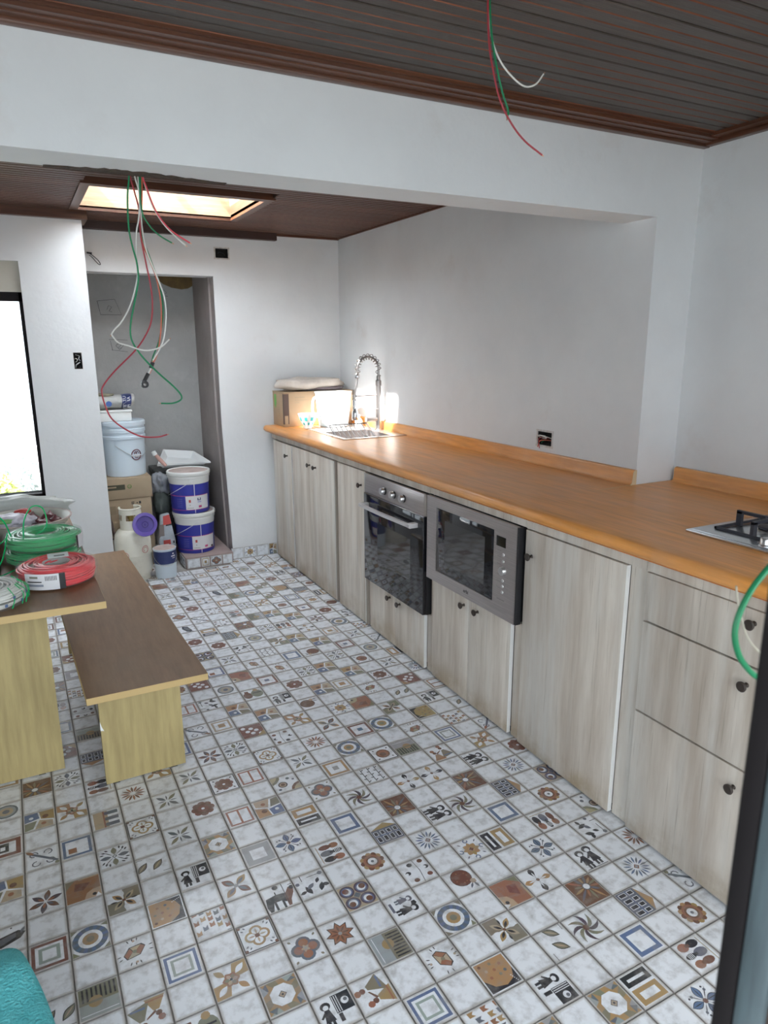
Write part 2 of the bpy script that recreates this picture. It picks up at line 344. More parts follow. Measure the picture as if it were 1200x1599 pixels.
# pencil scribbles on the niche wall: two boxes and a numeral
def pencil(paths, name):
    b = MB()
    for p in paths: b.tube([(x, 5.617, z) for x, z in p], .0015, n=4)
    b.build(name, M['iron'], wn1)
def nz(px, pz): return (px, pz)
pencil([[(.585,1.86),(.705,1.875),(.745,1.765),(.60,1.765),(.585,1.86)], [(.645,1.80),(.66,1.83),(.68,1.82),(.66,1.79),(.68,1.785)]], 'pencil_sketch')
pencil([[(.64,1.59),(.77,1.585)], [(.65,1.58),(.66,1.51)], [(.655,1.515),(.765,1.50)], [(.695,1.55),(.71,1.56),(.722,1.548),(.70,1.53),(.725,1.528)],
        [(.685,1.545),(.71,1.575),(.74,1.548),(.712,1.515),(.685,1.545)]], 'pencil_sketch')
pencil([[(1.03,1.935),(1.06,1.95),(1.08,1.93),(1.05,1.91),(1.085,1.905)]], 'pencil_sketch')
# left wall piece with the window
b = MB(); holed(1, 4.70, 4.95, (-2.4, .445), (0, 2.6), [(-1.2, .087, .64, 2.02), (.324, .374, 1.408, 1.508)], b); wl_ = struct('wall_left_back', b, M['plaster'])
b = MB(); b.box((-1.2, 4.725, 1.85), (.087, 4.76, 2.02)); struct('trim_1', b, M['cream'])
b = MB(); b.box((-1.22, 4.69, .615), (.11, 4.95, .64)); struct('trim_2', b, M['plaster'])
win = thing('window_1', (-.55, 4.74, .64), None, None); win['kind'] = 'structure'
b = MB(); b.box((-1.2,4.725,.64),(-1.15,4.77,1.85)); b.box((.068,4.725,.64),(.087,4.77,1.85)); b.box((-1.2,4.725,1.80),(.087,4.77,1.85)); b.box((-1.2,4.725,.64),(.087,4.77,.66)); b.box((-.60,4.73,.64),(-.55,4.765,1.85))
b.build('window_frame', M['framedark'], win)
b = MB(); b.box((-1.16,4.745,.66),(-.6,4.75,1.80)); b.build('pane', M['glass'], win)
b = MB(); b.box((-.55,4.745,.66),(.07,4.75,1.80)); b.build('pane', M['glass'], win)
b = MB(); b.tube([(.073,4.722,1.30),(.073,4.716,1.28),(.073,4.722,1.26)], .005); b.build('latch', M['framedark'], win)
b = MB(); b.box((-2.6, .12, 0), (-2.4, 4.95, 2.6)); struct('wall_left', b, M['plaster'])
b = MB(); holed(1, .0, .225, (.445, 2.75), (0, 2.6), [(.48, 2.18, .12, 2.12)], b); struct('wall_front', b, M['plaster'])
wf = thing('added_glazing', (1.33, .1, .12), None, None); wf['kind'] = 'structure'  # unseen glazing, added to let in light from the front
b = MB()
for a, c in (((.48,.12),(.51,2.12)), ((2.15,.12),(2.18,2.12)), ((.51,.12),(2.15,.16)), ((.51,2.08),(2.15,2.12)), ((1.31,.16),(1.35,2.08))): b.box((a[0], .12, a[1]), (c[0], .16, c[1]))
b.build('window_frame', M['framedark'], wf)
for a, c in ((.51, 1.31), (1.35, 2.15)):
    b = MB(); b.box((a, .138, .16), (c, .142, 2.08)); b.build('pane', M['glass'], wf)
b = MB(); b.box((-2.4, .0, 0), (-1.5, .225, 2.2)); struct('wall_front_left', b, M['plaster'])
b = MB(); b.box((-2.4, .0, 2.20), (.445, .225, 2.6)); struct('wall_front_top', b, M['plaster'])
# beam across the room, its ragged plaster hole underneath
b = MB(); b.box((-2.4, YB-.0008, 2.025), (XN, 2.25, 2.6)); beam = struct('beam', b, M['plaster'])
b = MB(); rnd = random.Random(3); top = []
for k in range(34):
    t = k/33; top.append((.13+.50*t, 2.238-.030*math.sin(PI*min(1, t*1.08))*(0.6+.7*rnd.random())))
b.prism([(x, y, 2.023) for x, y in top]+[(.63, 2.262, 2.023), (.13, 2.262, 2.023)], (0,0,.004)); b.build('broken_plaster', mat('broken_mortar', (.045,.028,.02), .95, col2=(.09,.06,.04), scale=40, bump=.8), beam, smooth=0)
# ceilings: backing boards, skylight, planks
SKX, SKY = (.42, 1.30), (3.90, 4.575)
b = MB(); holed(2, 2.336, 2.56, (-2.6, 2.75), (0.0, 5.2), [(SKX[0]-.021, SKX[1]+.021, SKY[0]-.021, SKY[1]+.021)], b); struct('ceiling', b, M['dark'])
gro = (1.9, .75, .35)
def plank_mesh(y0, w, xa, xb, z, name, groove, e=.0035, g=.0035, d=.006):
    """triple-strip plank running along x, two V grooves, slightly narrower than its pitch; colours multiply the wood"""
    ys = [(y0+e, z+.016), (y0+e, z+.002), (y0+e+.002, z), ]
    for k in (1, 2):
        yc = y0+w*k/3; ys += [(yc-g, z), (yc, z+d), (yc+g, z)]
    ys += [(y0+w-e-.002, z), (y0+w-e, z+.002), (y0+w-e, z+.016)]
    b = MB()
    for i in range(len(ys)-1):
        (ya, za), (yb_, zb) = ys[i], ys[i+1]
        gr = abs(za-zb) > .003 and za < z+.01 and zb < z+.01
        b.poly([(xa, ya, za), (xb, ya, za), (xb, yb_, zb), (xa, yb_, zb)], groove if gr else None)
    b.poly([(xa, *p) for p in ys]); b.poly([(xb, *p) for p in ys][::-1]); b.poly([(xa, *ys[0]), (xa, *ys[-1]), (xb, *ys[-1]), (xb, *ys[0])])
    return b
cp = thing('ceiling_front', (0, 1, 2.32), None, None); cp['kind'] = 'structure'
cb = thing('ceiling_back', (0, 3.6, 2.31), None, None); cb['kind'] = 'structure'
def boards(parent, ya, yb_, z, mats, groove, spans):
    y = ya
    while y < yb_-.02:
        w = min(.134, yb_-y)
        for (xa, xb) in spans(y, y+w):
            m = plank_mesh(y, w, xa, xb, z, 'plank', groove)
            m.c = [c if c else mats[0] for c in m.c]
            m.build('plank', M['ceil'], parent, smooth=0)
        y += .134
rp = random.Random(5)
y = YB-.134*16
yy = YB-.02
base1 = (.085,.068,.058); g1 = (.24,.072,.028)  # groove tone: reddish varnish with the light on the groove faces painted in
k = 0; y = YB-.015-.134*15
while y < YB-.02:
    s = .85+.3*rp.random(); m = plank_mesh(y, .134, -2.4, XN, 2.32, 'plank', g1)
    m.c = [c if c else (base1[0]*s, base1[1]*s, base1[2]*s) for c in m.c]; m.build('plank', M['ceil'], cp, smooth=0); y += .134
y = 2.262; base2 = (.12,.050,.030); g2 = (.012,.008,.007)
while y < 5.10:
    w = .134; ye = y+w; s = .85+.3*rp.random()
    sp_ = [(-2.4, 2.27)]
    if ye > SKY[0]-.05 and y < SKY[1]+.06: sp_ = [(-2.4, SKX[0]-.03), (SKX[1]+.03, 2.27)]
    for xa, xb in sp_:
        m = plank_mesh(y, w, xa, xb, 2.31, 'plank', g2, e=.0055, g=.0062, d=.013)
        m.c = [c if c else (base2[0]*s, base2[1]*s, base2[2]*s) for c in m.c]; m.build('plank', M['ceil'], cb, smooth=0)
    y += w
# cornices
b = MB(); b.box((-2.4, YB-.10, 2.312), (XN, YB, 2.322)); b.box((-2.4, YB-.088, 2.303), (XN, YB, 2.313)); b.box((-2.4, YB-.03, 2.288), (XN, YB, 2.305), ch=.004); b.box((-2.4, YB-.062, 2.299), (XN, YB, 2.306)); struct('trim_3', b, M['trim'])
b = MB(); b.box((XN-.07, .12, 2.308), (XN, YB-.03, 2.322)); b.box((XN-.03, .12, 2.290), (XN, YB-.03, 2.31), ch=.004); struct('trim_4', b, M['trim_y'])
b = MB(); b.box((-2.4, 4.66, 2.262), (.447, 4.70, 2.312)); b.box((.445, 4.66, 2.262), (.475, 4.90, 2.312)); struct('trim_5', b, M['trim'])
b = MB(); b.box((.445, 4.99, 2.262), (1.745, 5.04, 2.312)); struct('trim_6', b, mat('dark_red_trim', (.05,.022,.016), .5))
b = MB(); b.box((1.745, 5.018, 2.296), (2.24, 5.04, 2.312)); struct('trim_7', b, M['trim'])
b = MB(); b.mesh([(2.2745,2.25,2.300),(2.2365,5.04,2.300),(2.2365,5.04,2.312),(2.2745,2.25,2.312),(2.262,2.25,2.300),(2.224,5.04,2.300),(2.224,5.04,2.312),(2.262,2.25,2.312)],
                 [(0,1,2,3),(7,6,5,4),(4,5,1,0),(4,0,3,7),(5,6,2,1),(3,2,6,7)]); struct('trim_8', b, M['trim_y'])
# skylight well: frame, four lining boards, pane
sk = thing('skylight', (.86, 4.235, 2.31), None, None); sk['kind'] = 'structure'
x0, x1 = SKX; y0, y1 = SKY; e = .045
def frame_piece(a, b_, c, d, mm):
    q = MB(); q.prism([(*a, 2.300), (*b_, 2.300), (*c, 2.300), (*d, 2.300)], (0, 0, .032)); return q.build('frame_board', mm, sk, smooth=0)
frame_piece((x0-e, y0-e*1.3), (x1+e, y0-e*1.3), (x1, y0), (x0, y0), M['trim'])
frame_piece((x0, y1), (x1, y1), (x1+e, y1+e*.4), (x0-e, y1+e*.4), M['trim'])
frame_piece((x0-e, y0-e*1.3), (x0, y0), (x0, y1), (x0-e, y1+e*.4), M['trim_y'])
frame_piece((x1, y0), (x1+e, y0-e*1.3), (x1+e, y1+e*.4), (x1, y1), M['trim_y'])
for (a, c) in (((x0-.02, y0-.02, 2.315), (x1+.02, y0, 2.565)), ((x0-.02, y1, 2.315), (x1+.02, y1+.02, 2.565)), ((x0-.02, y0, 2.315), (x0, y1, 2.565)), ((x1, y0, 2.315), (x1+.02, y1, 2.565))):
    q = MB(); q.box(a, c); q.build('lining_board', M['well'], sk)
q = MB(); q.box((x0-.001, y1-.012, 2.322), (x1, y1, 2.345)); q.build('lining_batten', M['well'], sk)
q = MB(); q.box((.86, y0, 2.54), (.89, y1, 2.565)); q.box((1.12, y0, 2.54), (1.145, y1, 2.565)); q.build('glazing_bar', M['trim_y'], sk)
q = MB(); q.box((x0-.02, y0-.02, 2.567), (x1+.02, y1+.02, 2.571)); q.build('pane', M['polycarb'], sk)
# ---------------------------------------------------------------- open wall boxes
def socket_box(loc, axis, w, h, depth, label, wires):
    t = thing('electrical_box', loc, label, 'socket box')
    x, y, z = loc; b = MB(); g = .004
    def bx(u0, u1, v0, v1, d0, d1):
        if axis == 'x': b.box((x+d0, y+u0, z+v0), (x+d1, y+u1, z+v1))
        else: b.box((x+u0, y+d0, z+v0), (x+u1, y+d1, z+v1))
    W2, H2 = w/2, h/2
    bx(-W2, W2, -H2, H2, depth-.004, depth)
    bx(-W2, -W2+g, -H2, H2, .002, depth); bx(W2-g, W2, -H2, H2, .002, depth); bx(-W2, W2, -H2, -H2+g, .002, depth); bx(-W2, W2, H2-g, H2, .002, depth)
    b.build('back_box', M['dark'], t)
    b = MB(); r = random.Random(int(x*100+z*10))
    for (u0, u1, v0, v1) in ((-W2-.012, W2+.012, H2, H2+.009), (-W2-.012, W2+.012, -H2-.009, -H2), (-W2-.01, -W2, -H2, H2), (W2, W2+.01, -H2, H2)): bx(u0, u1, v0, v1, -.0015, .0)
    b.build('plaster_rim', mat('rough_rim_plaster', (.50,.47,.44), .9, col2=(.7,.7,.69), scale=60), t)
    for i, (pts, mm, rr) in enumerate(wires):
        b = MB(); b.tube([(x+p[0], y+p[1], z+p[2]) for p in pts], rr, n=6, smooth=5); b.build('wire', mm, t)
    return t
s1 = socket_box((wallx(2.66), 2.661, 1.097), 'x', .104, .066, .05, 'open black socket box with coiled red and white wires above the worktop',
    [([(.03,-.02,.0),(-.01,-.025,.012),(-.03,0,.018),(-.025,.022,.014),(-.005,.02,.004),(.0,-.01,.002),(-.02,-.028,.012),(-.034,.0,.02),(.02,.02,.01)], M['wwhite'], .0022),
     ([(.03,.0,.0),(-.015,.02,.002),(-.03,.005,-.02),(-.028,.002,-.045)], M['wred'], .0022), ([(.03,-.03,-.01),(-.012,-.02,-.004),(-.026,.004,-.01),(-.03,.014,-.04)], M['worange'], .0022),
     ([(.03,.03,-.01),(.01,.03,-.02),(.0,.02,-.024)], M['wgreen'], .002)])
s2 = socket_box((1.3585, yback(2.16)+.001, 2.162), 'y', .088, .062, .05, 'empty black junction box in the back wall, up beside the niche corner',
    [([(-.02,.03,.0),(-.01,.02,.01),(.02,.02,.0),(.03,.035,-.01)], M['iron'], .002)])
s3 = socket_box((.349, 4.702, 1.458), 'y', .046, .096, .05, 'open black switch box stuffed with wires, on the white pier by the window',
    [([(-.008,.04,.036),(.010,.018,.028),(.006,.012,.012),(.014,.020,.0)], M['paper'], .0030), ([(-.016,.04,.010),(-.010,.012,.014),(-.002,.010,.004),(-.012,.02,-.008)], M['wwhite'], .0022),
     ([(.012,.03,-.01),(.0,.012,-.016),(-.012,.012,-.026),(-.014,.03,-.04)], M['paper'], .0035), ([(.010,.03,-.025),(.014,.014,-.036),(.004,.016,-.042)], M['iron'], .003)])
# little tied loop of wire high on the back wall by the pier
t = thing('wire_loop', (.50, 5.04, 2.09), 'small dark loop of wire poking from the lintel beside the pier', 'wire')
b = MB(); b.tube([(.505,5.045,2.118),(.505,5.02,2.116),(.525,5.01,2.10),(.55,5.0,2.075),(.562,5.0,2.052),(.552,5.0,2.05),(.535,5.0,2.068),(.518,5.01,2.092),(.505,5.03,2.105)], .0025, n=6, smooth=4); b.build('loop', M['iron'], t)
b = MB(); b.tube([(.49,5.036,2.122),(.52,5.03,2.118)], .005, n=6); b.build('tie', M['iron'], t)
# step in the niche and tiled skirting
b = MB(); b.box((.93, 4.845, -.006), (1.268, 5.62, .078)); step = struct('niche_step', b, M['cementfloor'])
# ---------------------------------------------------------------- floor tiles with printed motifs
K = dict(k=(.03,.032,.04), br=(.17,.075,.045), ru=(.33,.14,.075), oc=(.40,.25,.10), ta=(.46,.36,.24), bl=(.11,.17,.31), sl=(.13,.15,.19), gr=(.32,.35,.35), gn=(.22,.21,.14), pu=(.09,.065,.09), w=(.82,.84,.86), mr=(.21,.085,.06))
def circ(cx, cy, r, n=14, rx=None, rot=0):
    rx = rx or r; return [(cx+math.cos(rot)*rx*math.cos(a)-math.sin(rot)*r*math.sin(a), cy+math.sin(rot)*rx*math.cos(a)+math.cos(rot)*r*math.sin(a)) for a in [2*PI*i/n for i in range(n)]]
def rect(a, b, c, d): return [(a, b), (c, b), (c, d), (a, d)]
def petal(cx, cy, a, l, w, off=.04, n=6, tip=1.0):
    out = []; ca, sa = math.cos(a), math.sin(a)
    for s_ in (1, -1):
        rng = range(n+1) if s_ == 1 else range(n-1, 0, -1)
        for i in rng:
            t = i/n; x = off+l*t; y = s_*w*math.sin(PI*t**tip)
            out.append((cx+ca*x-sa*y, cy+sa*x+ca*y))
    return out
def frame(a, c, b_=None): return [(rect(a, a, 1-a, 1-a), K[c])]
def fr(a, w_, c): return [(rect(a, a, 1-a, 1-a), K[c]), (rect(a+w_, a+w_, 1-a-w_, 1-a-w_), K['w'])]
def rosette(n, l, w_, cols, off=.04, ph=0, tip=1.0): return [(petal(.5, .5, ph+2*PI*i/n, l, w_, off, tip=tip), K[cols[i % len(cols)]]) for i in range(n)]
def kid(cx, cy, s, c='k'):
    return [(circ(cx, cy+.25*s, .11*s, rx=.13*s), K[c]), (circ(cx, cy+.21*s, .07*s), K['w']), ([(cx-.06*s,cy+.15*s),(cx+.06*s,cy+.15*s),(cx+.13*s,cy-.18*s),(cx-.13*s,cy-.18*s)], K[c]),
            (rect(cx-.09*s, cy-.32*s, cx-.02*s, cy-.17*s), K[c]), (rect(cx+.02*s, cy-.32*s, cx+.09*s, cy-.17*s), K[c]), ([(cx-.06*s,cy+.12*s),(cx-.2*s,cy-.02*s),(cx-.16*s,cy-.05*s),(cx-.04*s,cy+.04*s)], K[c])]
def quad4(c1, c2, c3): return [(circ(.5+.17*a, .5+.17*b_, .18), K[c1]) for a, b_ in ((1,0),(-1,0),(0,1),(0,-1))]+[(circ(.5+.17*a, .5+.17*b_, .115), K[c2]) for a, b_ in ((1,0),(-1,0),(0,1),(0,-1))]+[(circ(.5, .5, .07), K[c3])]
def hookcurl(cx, cy, r, c, a0=0): 
    out = []
    for i in range(7):
        a = a0+i*.7; b_ = a0+(i+1)*.7; w_ = .018
        out.append(([(cx+(r-w_)*math.cos(a),cy+(r-w_)*math.sin(a)),(cx+(r+w_)*math.cos(a),cy+(r+w_)*math.sin(a)),(cx+(r+w_)*math.cos(b_),cy+(r+w_)*math.sin(b_)),(cx+(r-w_)*math.cos(b_),cy+(r-w_)*math.sin(b_))], K[c]))
    return out
def arcs(cx, cy, rs, cols): return [(circ(cx, cy, r, 18), K[c]) for r, c in zip(rs, cols)]
def clip(poly):      # keep print inside the tile
    lo, hi = .035, .965
    return [(min(max(x, lo), hi), min(max(y, lo), hi)) for x, y in poly]
def motif(n):
    r = random.Random(n)
    if n == 'FBL': return fr(.11, .12, 'bl')
    if n == 'FBL2': return fr(.09, .08, 'bl')+[(rect(.24,.24,.76,.76), K['gr']), (rect(.31,.31,.69,.69), K['w'])]
    if n == 'FBR2': return fr(.07, .09, 'mr')+[(rect(.24,.24,.76,.76), K['gr']), (rect(.33,.33,.67,.67), K['w'])]
    if n == 'FGREY': return fr(.07, .20, 'gr')
    if n == 'FBSQ': return fr(.08, .09, 'bl')+[(rect(.24,.52,.48,.76), K['ru'])]
    if n == 'FRSQ': return fr(.07, .10, 'mr')+[(rect(.40,.40,.62,.62), K['bl'])]
    if n == 'FOSQ': return fr(.09, .10, 'oc')+[(rect(.38,.40,.62,.62), K['gr'])]
    if n == 'FOCH': return fr(.12, .09, 'ta')+[(rect(.36,.36,.64,.64), K['oc'])]
    if n == 'FMAR': return fr(.08, .14, 'mr')+[(rect(.26,.22,.70,.58), K['k']), (rect(.42,.34,.60,.48), K['w'])]
    if n == 'F2': return fr(.10, .07, 'ru')+[(rect(.17,.46,.83,.53), K['ru']), ]
    if n == 'RECT2': return [(rect(.08,.10,.52,.90), K['oc']), (rect(.20,.24,.40,.76), K['w']), (rect(.60,.10,.92,.90), K['k']), (rect(.72,.22,.80,.78), K['w'])]
    if n == 'OCT':
        o = [(rect(.05,.05,.95,.95), K['oc'])]
        for i in range(4):
            a = i*PI/2; c_, s_ = math.cos(a), math.sin(a)
            for (p, q) in (([(-.45,-.45),(-.12,-.45),(-.2,-.3)], 'gr'), ([(.05,-.45),(.30,-.45),(.16,-.28),(.0,-.3)], 'gn'), ([(.3,-.45),(.45,-.3),(.28,-.22)], 'sl')): o.append(([(.5+c_*x-s_*y, .5+s_*x+c_*y) for x, y in p], K[q]))
        return o+[(circ(.5,.5,.32,8,rot=PI/8), K['w']), (circ(.5,.5,.11,4), K['k']), (circ(.5,.5,.085,4), K['ta']), (circ(.5,.5,.04,4), K['k'])]
    if n == 'CIRC':
        o = [(circ(x, y, .12, 3, rot=a), K['gn']) for x, y, a in ((.13,.13,.2),(.87,.13,1.2),(.87,.87,.8),(.13,.87,.3))]
        o += [(circ(.5,.5,.40,22), K['sl'])]
        o += [([(.5+.27*math.cos(a),.5+.27*math.sin(a)),(.5+.395*math.cos(a),.5+.395*math.sin(a)),(.5+.395*math.cos(a+.25),.5+.395*math.sin(a+.25)),(.5+.27*math.cos(a+.25),.5+.27*math.sin(a+.25))], K['bl']) for a in [i*PI/6 for i in range(12)]]
        return o+[(circ(.5,.5,.27,20), K['w']), (circ(.5,.5,.18), K['oc']), (circ(.5,.5,.09), K['gn'])]
    if n == 'SUN8': return [([(.5+(.36 if i % 2 == 0 else .22)*math.cos(i*PI/8), .5+(.36 if i % 2 == 0 else .22)*math.sin(i*PI/8)) for i in range(16)], K['k']), ([(.5+(.32 if i % 2 == 0 else .20)*math.cos(i*PI/8), .5+(.32 if i % 2 == 0 else .20)*math.sin(i*PI/8)) for i in range(16)], K['ru'])]+rosette(8, .2, .025, ['br'], .04)+[(circ(.5,.5,.05), K['gr'])]
    if n in ('FLOWR', 'FLOWF'):
        o = (fr(.04, .035, 'k') if n == 'FLOWF' else [])
        return o+[(circ(.5+.23*math.cos(i*PI/4), .5+.23*math.sin(i*PI/4), .12, 10), K['mr']) for i in range(8)]+[(circ(.5,.5,.26), K['br']), (circ(.5,.5,.17), K['mr']), (circ(.5,.5,.05), K['w'])]+([(petal(.5,.5,PI/4+i*PI/2,.12,.03,.38), K['k']) for i in range(4)] if n == 'FLOWF' else [])
    if n == 'FLOWB': return [(circ(.5+.26*math.cos(i*PI/6), .5+.26*math.sin(i*PI/6), .085, 8), K['br' if i % 2 else 'oc']) for i in range(12)]+[(circ(.5,.5,.25), K['ru']), (circ(.5,.5,.18), K['br']), (circ(.5,.5,.13), K['w']), (circ(.5,.5,.045), K['sl'])]
    if n == 'SWIRL':
        o = []
        for i in range(8):
            a = i*PI/4; pts1 = []; pts2 = []
            for j in range(6):
                t = j/5; aa = a+.9*t; rr = .06+.36*t; w_ = .055*math.sin(PI*(t*.85+.12)); pts1.append((.5+rr*math.cos(aa)-w_*math.sin(aa), .5+rr*math.sin(aa)+w_*math.cos(aa))); pts2.append((.5+rr*math.cos(aa)+w_*math.sin(aa), .5+rr*math.sin(aa)-w_*math.cos(aa)))
            for j in range(5): o.append(([pts1[j], pts1[j+1], pts2[j+1], pts2[j]], K['pu' if i % 2 else 'gn']))
        return o+[(circ(.5,.5,.08), K['br'])]
    if n == 'BURST': return rosette(16, .25, .028, ['sl', 'bl'], .12)+[(circ(.5,.5,.09,4), K['mr']), (circ(.5,.5,.05,4), K['gr']), (rect(.49,.84,.51,.96), K['sl']), (rect(.49,.04,.51,.16), K['sl']), (rect(.04,.49,.16,.51), K['sl']), (rect(.84,.49,.96,.51), K['sl'])]
    if n == 'BURSTB': return fr(.06,.025,'k')+rosette(14, .30, .035, ['br','ru'], .07)+[(circ(.5,.5,.06), K['w'])]
    if n == 'PET4O': return rosette(4, .40, .10, ['oc','br'], .04, PI/4)+rosette(4, .30, .045, ['sl'], .04, PI/4)+[(circ(.5,.5,.06), K['gr'])]
    if n == 'PET4B': return [x for i in range(4) for x in ((petal(.5,.5,i*PI/2,.38,.105,.06), K['k']), (petal(.5,.5,i*PI/2,.35,.085,.075), K['bl']), (petal(.5,.5,i*PI/2,.34,.012,.07), K['k']), (petal(.5,.5,PI/4+i*PI/2,.36,.012,.06), K['k']), (circ(.5+.32*math.cos(PI/4+i*PI/2), .5+.32*math.sin(PI/4+i*PI/2), .04, 7), K['sl']), (circ(.5+.38*math.cos(PI/4+.2+i*PI/2), .5+.38*math.sin(PI/4+.2+i*PI/2), .03, 6), K['k']))]+[(circ(.5,.5,.07,8), K['br'])]
    if n == 'PETG4': return rosette(4, .36, .06, ['sl','gn'], .05, PI/4)+rosette(4, .24, .022, ['sl'], .05)+[(circ(.5,.5,.04), K['w'])]
    if n == 'PETG': return [(rect(.05,.05,.5,.5), K['gn']), (rect(.5,.5,.95,.95), K['gn'])]+rosette(4, .38, .085, ['ta','oc'], .04, PI/4)+rosette(4, .25, .04, ['k'], .06, PI/4)+rosette(4, .2, .03, ['k','w'], .18, 0)+[(circ(.5,.5,.05), K['br'])]
    if n == 'PETOB': return [([(.5,.5),(.95,.55),(.95,.95),(.6,.9)], K['oc']), ([(.5,.5),(.05,.45),(.05,.05),(.4,.1)], K['oc'])]+rosette(4, .30, .07, ['oc','w'], .17, PI/2+.75)+rosette(6, .17, .08, ['ru'], .03)+rosette(6, .12, .045, ['gn','ta'], .03)+[(circ(.5,.5,.035), K['k'])]
    if n == 'PET6': return rosette(6, .38, .075, ['pu','br'], .03, .3)+rosette(6, .2, .035, ['ru','sl'], .04, .3)+[(circ(.5,.5,.04), K['w'])]
    if n == 'WIND': return rosette(4, .36, .085, ['k','oc'], .05, 0, 1.7)+rosette(4, .2, .02, ['w'], .08, 0)+[(circ(.5,.5,.05), K['br'])]
    if n == 'LEAF2': return [(petal(.32,.40,.9,.44,.10,-.1), K['k']), (petal(.32,.40,.9,.38,.075,-.07), K['gn']), (petal(.32,.40,.9,.3,.02,-.03), K['ta']), (petal(.66,.32,.9,.44,.10,-.02), K['k']), (petal(.66,.32,.9,.38,.075,.01), K['gn']), (petal(.66,.32,.9,.3,.02,.05), K['ta']), (rect(.06,.80,.30,.815), K['k']), (rect(.74,.14,.94,.155), K['k'])]
    if n == 'LEAFX':
        o = rosette(4, .30, .075, ['gn','sl'], .08, 0)+rosette(4, .34, .012, ['k'], .06, PI/4)+[(circ(.5,.5,.07,4), K['k']), (circ(.5,.5,.04,4), K['w'])]
        for i in range(4):
            for j in (-.28, .0, .28):
                a = PI/4+i*PI/2+j; o.append((petal(.5+.30*math.cos(a), .5+.30*math.sin(a), a+.4, .12, .025, 0), K['k']))
        return o
    if n == 'QUAT': return quad4('sl','ru','gr')+rosette(4, .1, .03, ['gn'], .38, PI/4)+rosette(5, .09, .03, ['ta'], .02)
    if n == 'GRAN': return fr(.03,.035,'k')+quad4('oc','w','br')+rosette(4, .2, .03, ['ta'], .05)+[(petal(.5,.5,PI/4+i*PI/2+j,.10,.022,.40), K['sl']) for i in range(4) for j in (-.12,.12)]+[(circ(x,y,.05,7), K['br']) for x,y in ((.09,.09),(.91,.09),(.91,.91),(.09,.91))]
    if n == 'CIRC4':
        o = [(rect(.04,.04,.96,.96), K['ta'])]
        for x, y in ((.27,.27),(.73,.27),(.27,.73),(.73,.73)): o += arcs(x, y, (.225,.17,.13), ('pu','bl','w'))+[(circ(x+(.5-x)*-.15, y+(.5-y)*-.15, .10), K['br'])]
        return o+[(circ(.5,.5,.12,4), K['sl'])]
    if n == 'FLAGS':
        o = []; cs = ['ru','sl','oc','sl','ru','oc']
        for row in range(3):
            for k_ in range(5):
                x = .08+.17*k_; y = .20+.25*row+.09*math.sin(k_*1.3+row); o.append(([(x,y),(x+.12,y+.02),(x+.12,y-.14),(x+.06,y-.08),(x,y-.15)], K[cs[(k_+row*2) % 6]]))
        return [(p, c) for p, c in o]+[(rect(.06,.88,.2,.9), K['sl']), (rect(.5,.92,.6,.94), K['ru'])]
    if n == 'LAND': return [(rect(.04,.04,.96,.96), K['ru']), ([(.04,.6),(.04,.96),(.5,.96),(.42,.72),(.25,.62)], K['ta']), ([(.04,.96),(.2,.96),(.12,.8)], K['w']), (circ(.22,.84,.06), K['k']), ([(.70,.04),(.96,.04),(.96,.4),(.86,.24)], K['gn']), ([(.3,.3),(.7,.2),(.75,.5),(.5,.55)], K['mr']), (rect(.05,.05,.6,.09), K['ta'])]
    if n == 'OCHQ': return [(rect(.03,.03,.97,.97), K['w']), (rect(.06,.06,.94,.94), K['k']), ([(.94,.06),(.94,.94),(.45,.94),(.2,.75),(.12,.45),(.22,.2),(.5,.06)], K['oc']), ]+[(circ(x,y,.05,5), K[c]) for x,y,c in ((.45,.7,'ru'),(.66,.72,'ta'),(.62,.5,'ru'),(.82,.52,'gn'),(.45,.42,'gn'),(.72,.28,'ru'),(.5,.25,'sl'),(.84,.82,'br'))]+[(circ(.10+.05*i,.14+.02*i,.018,5), K['w']) for i in range(5)]
    if n == 'ARCH': return [(rect(.05,.45,.95,.9), K['ta'])]+[(rect(x,.12,x+.18,.5), K['sl']) for x in (.1,.41,.72)]+[(circ(x+.09,.5,.09), K['sl']) for x in (.1,.41,.72)]+[(rect(.05,.55,.95,.6), K['ru'])]
    if n == 'ARCHG': return [(rect(.05,.05,.95,.95), K['gr']), (rect(.05,.05,.95,.52), K['gn'])]+[(rect(.10+.105*i,.08,.145+.105*i,.48), K['k']) for i in range(8)]+[(circ(.58,.52,.17,12), K['oc']), (rect(.05,.47,.95,.54), K['gn']), (rect(.08,.85,.92,.87), K['w'])]
    if n == 'HOUSE': return [(rect(.04,.04,.96,.70), K['sl']), ([(.04,.70),(.96,.70),(.6,.95)], K['oc'])]+[(rect(x,y,x+.15,y+h_), K['w']) for x in (.08,.31,.54,.77) for y,h_ in ((.42,.2),(.10,.26))]+[(rect(x+.02,y+.02,x+.13,y+h_-.02), K['k']) for x in (.08,.31,.54,.77) for y,h_ in ((.42,.2),(.10,.26))]+[(rect(.04,.37,.96,.40), K['bl'])]
    if n == 'RAYS': return [(rect(.04,.04,.96,.96), K['br'])]+[(petal(.62,.42,2*PI*i/14,.30+.12*(i%3),.04,.1), K[['oc','sl','ru','gn'][i%4]]) for i in range(14)]+[(circ(.62,.42,.13), K['sl']), (circ(.62,.42,.10), K['w'])]
    if n == 'FIG1': return kid(.33,.45,1.15)+kid(.67,.5,1.2)+[(rect(.1,.06,.9,.08), K['k'])]
    if n == 'FIG2': return kid(.3,.55,.8,'sl')+kid(.66,.5,1.0,'k')+[(circ(.5,.8,.09,5), K['k']), (rect(.25,.1,.6,.18), K['sl'])]
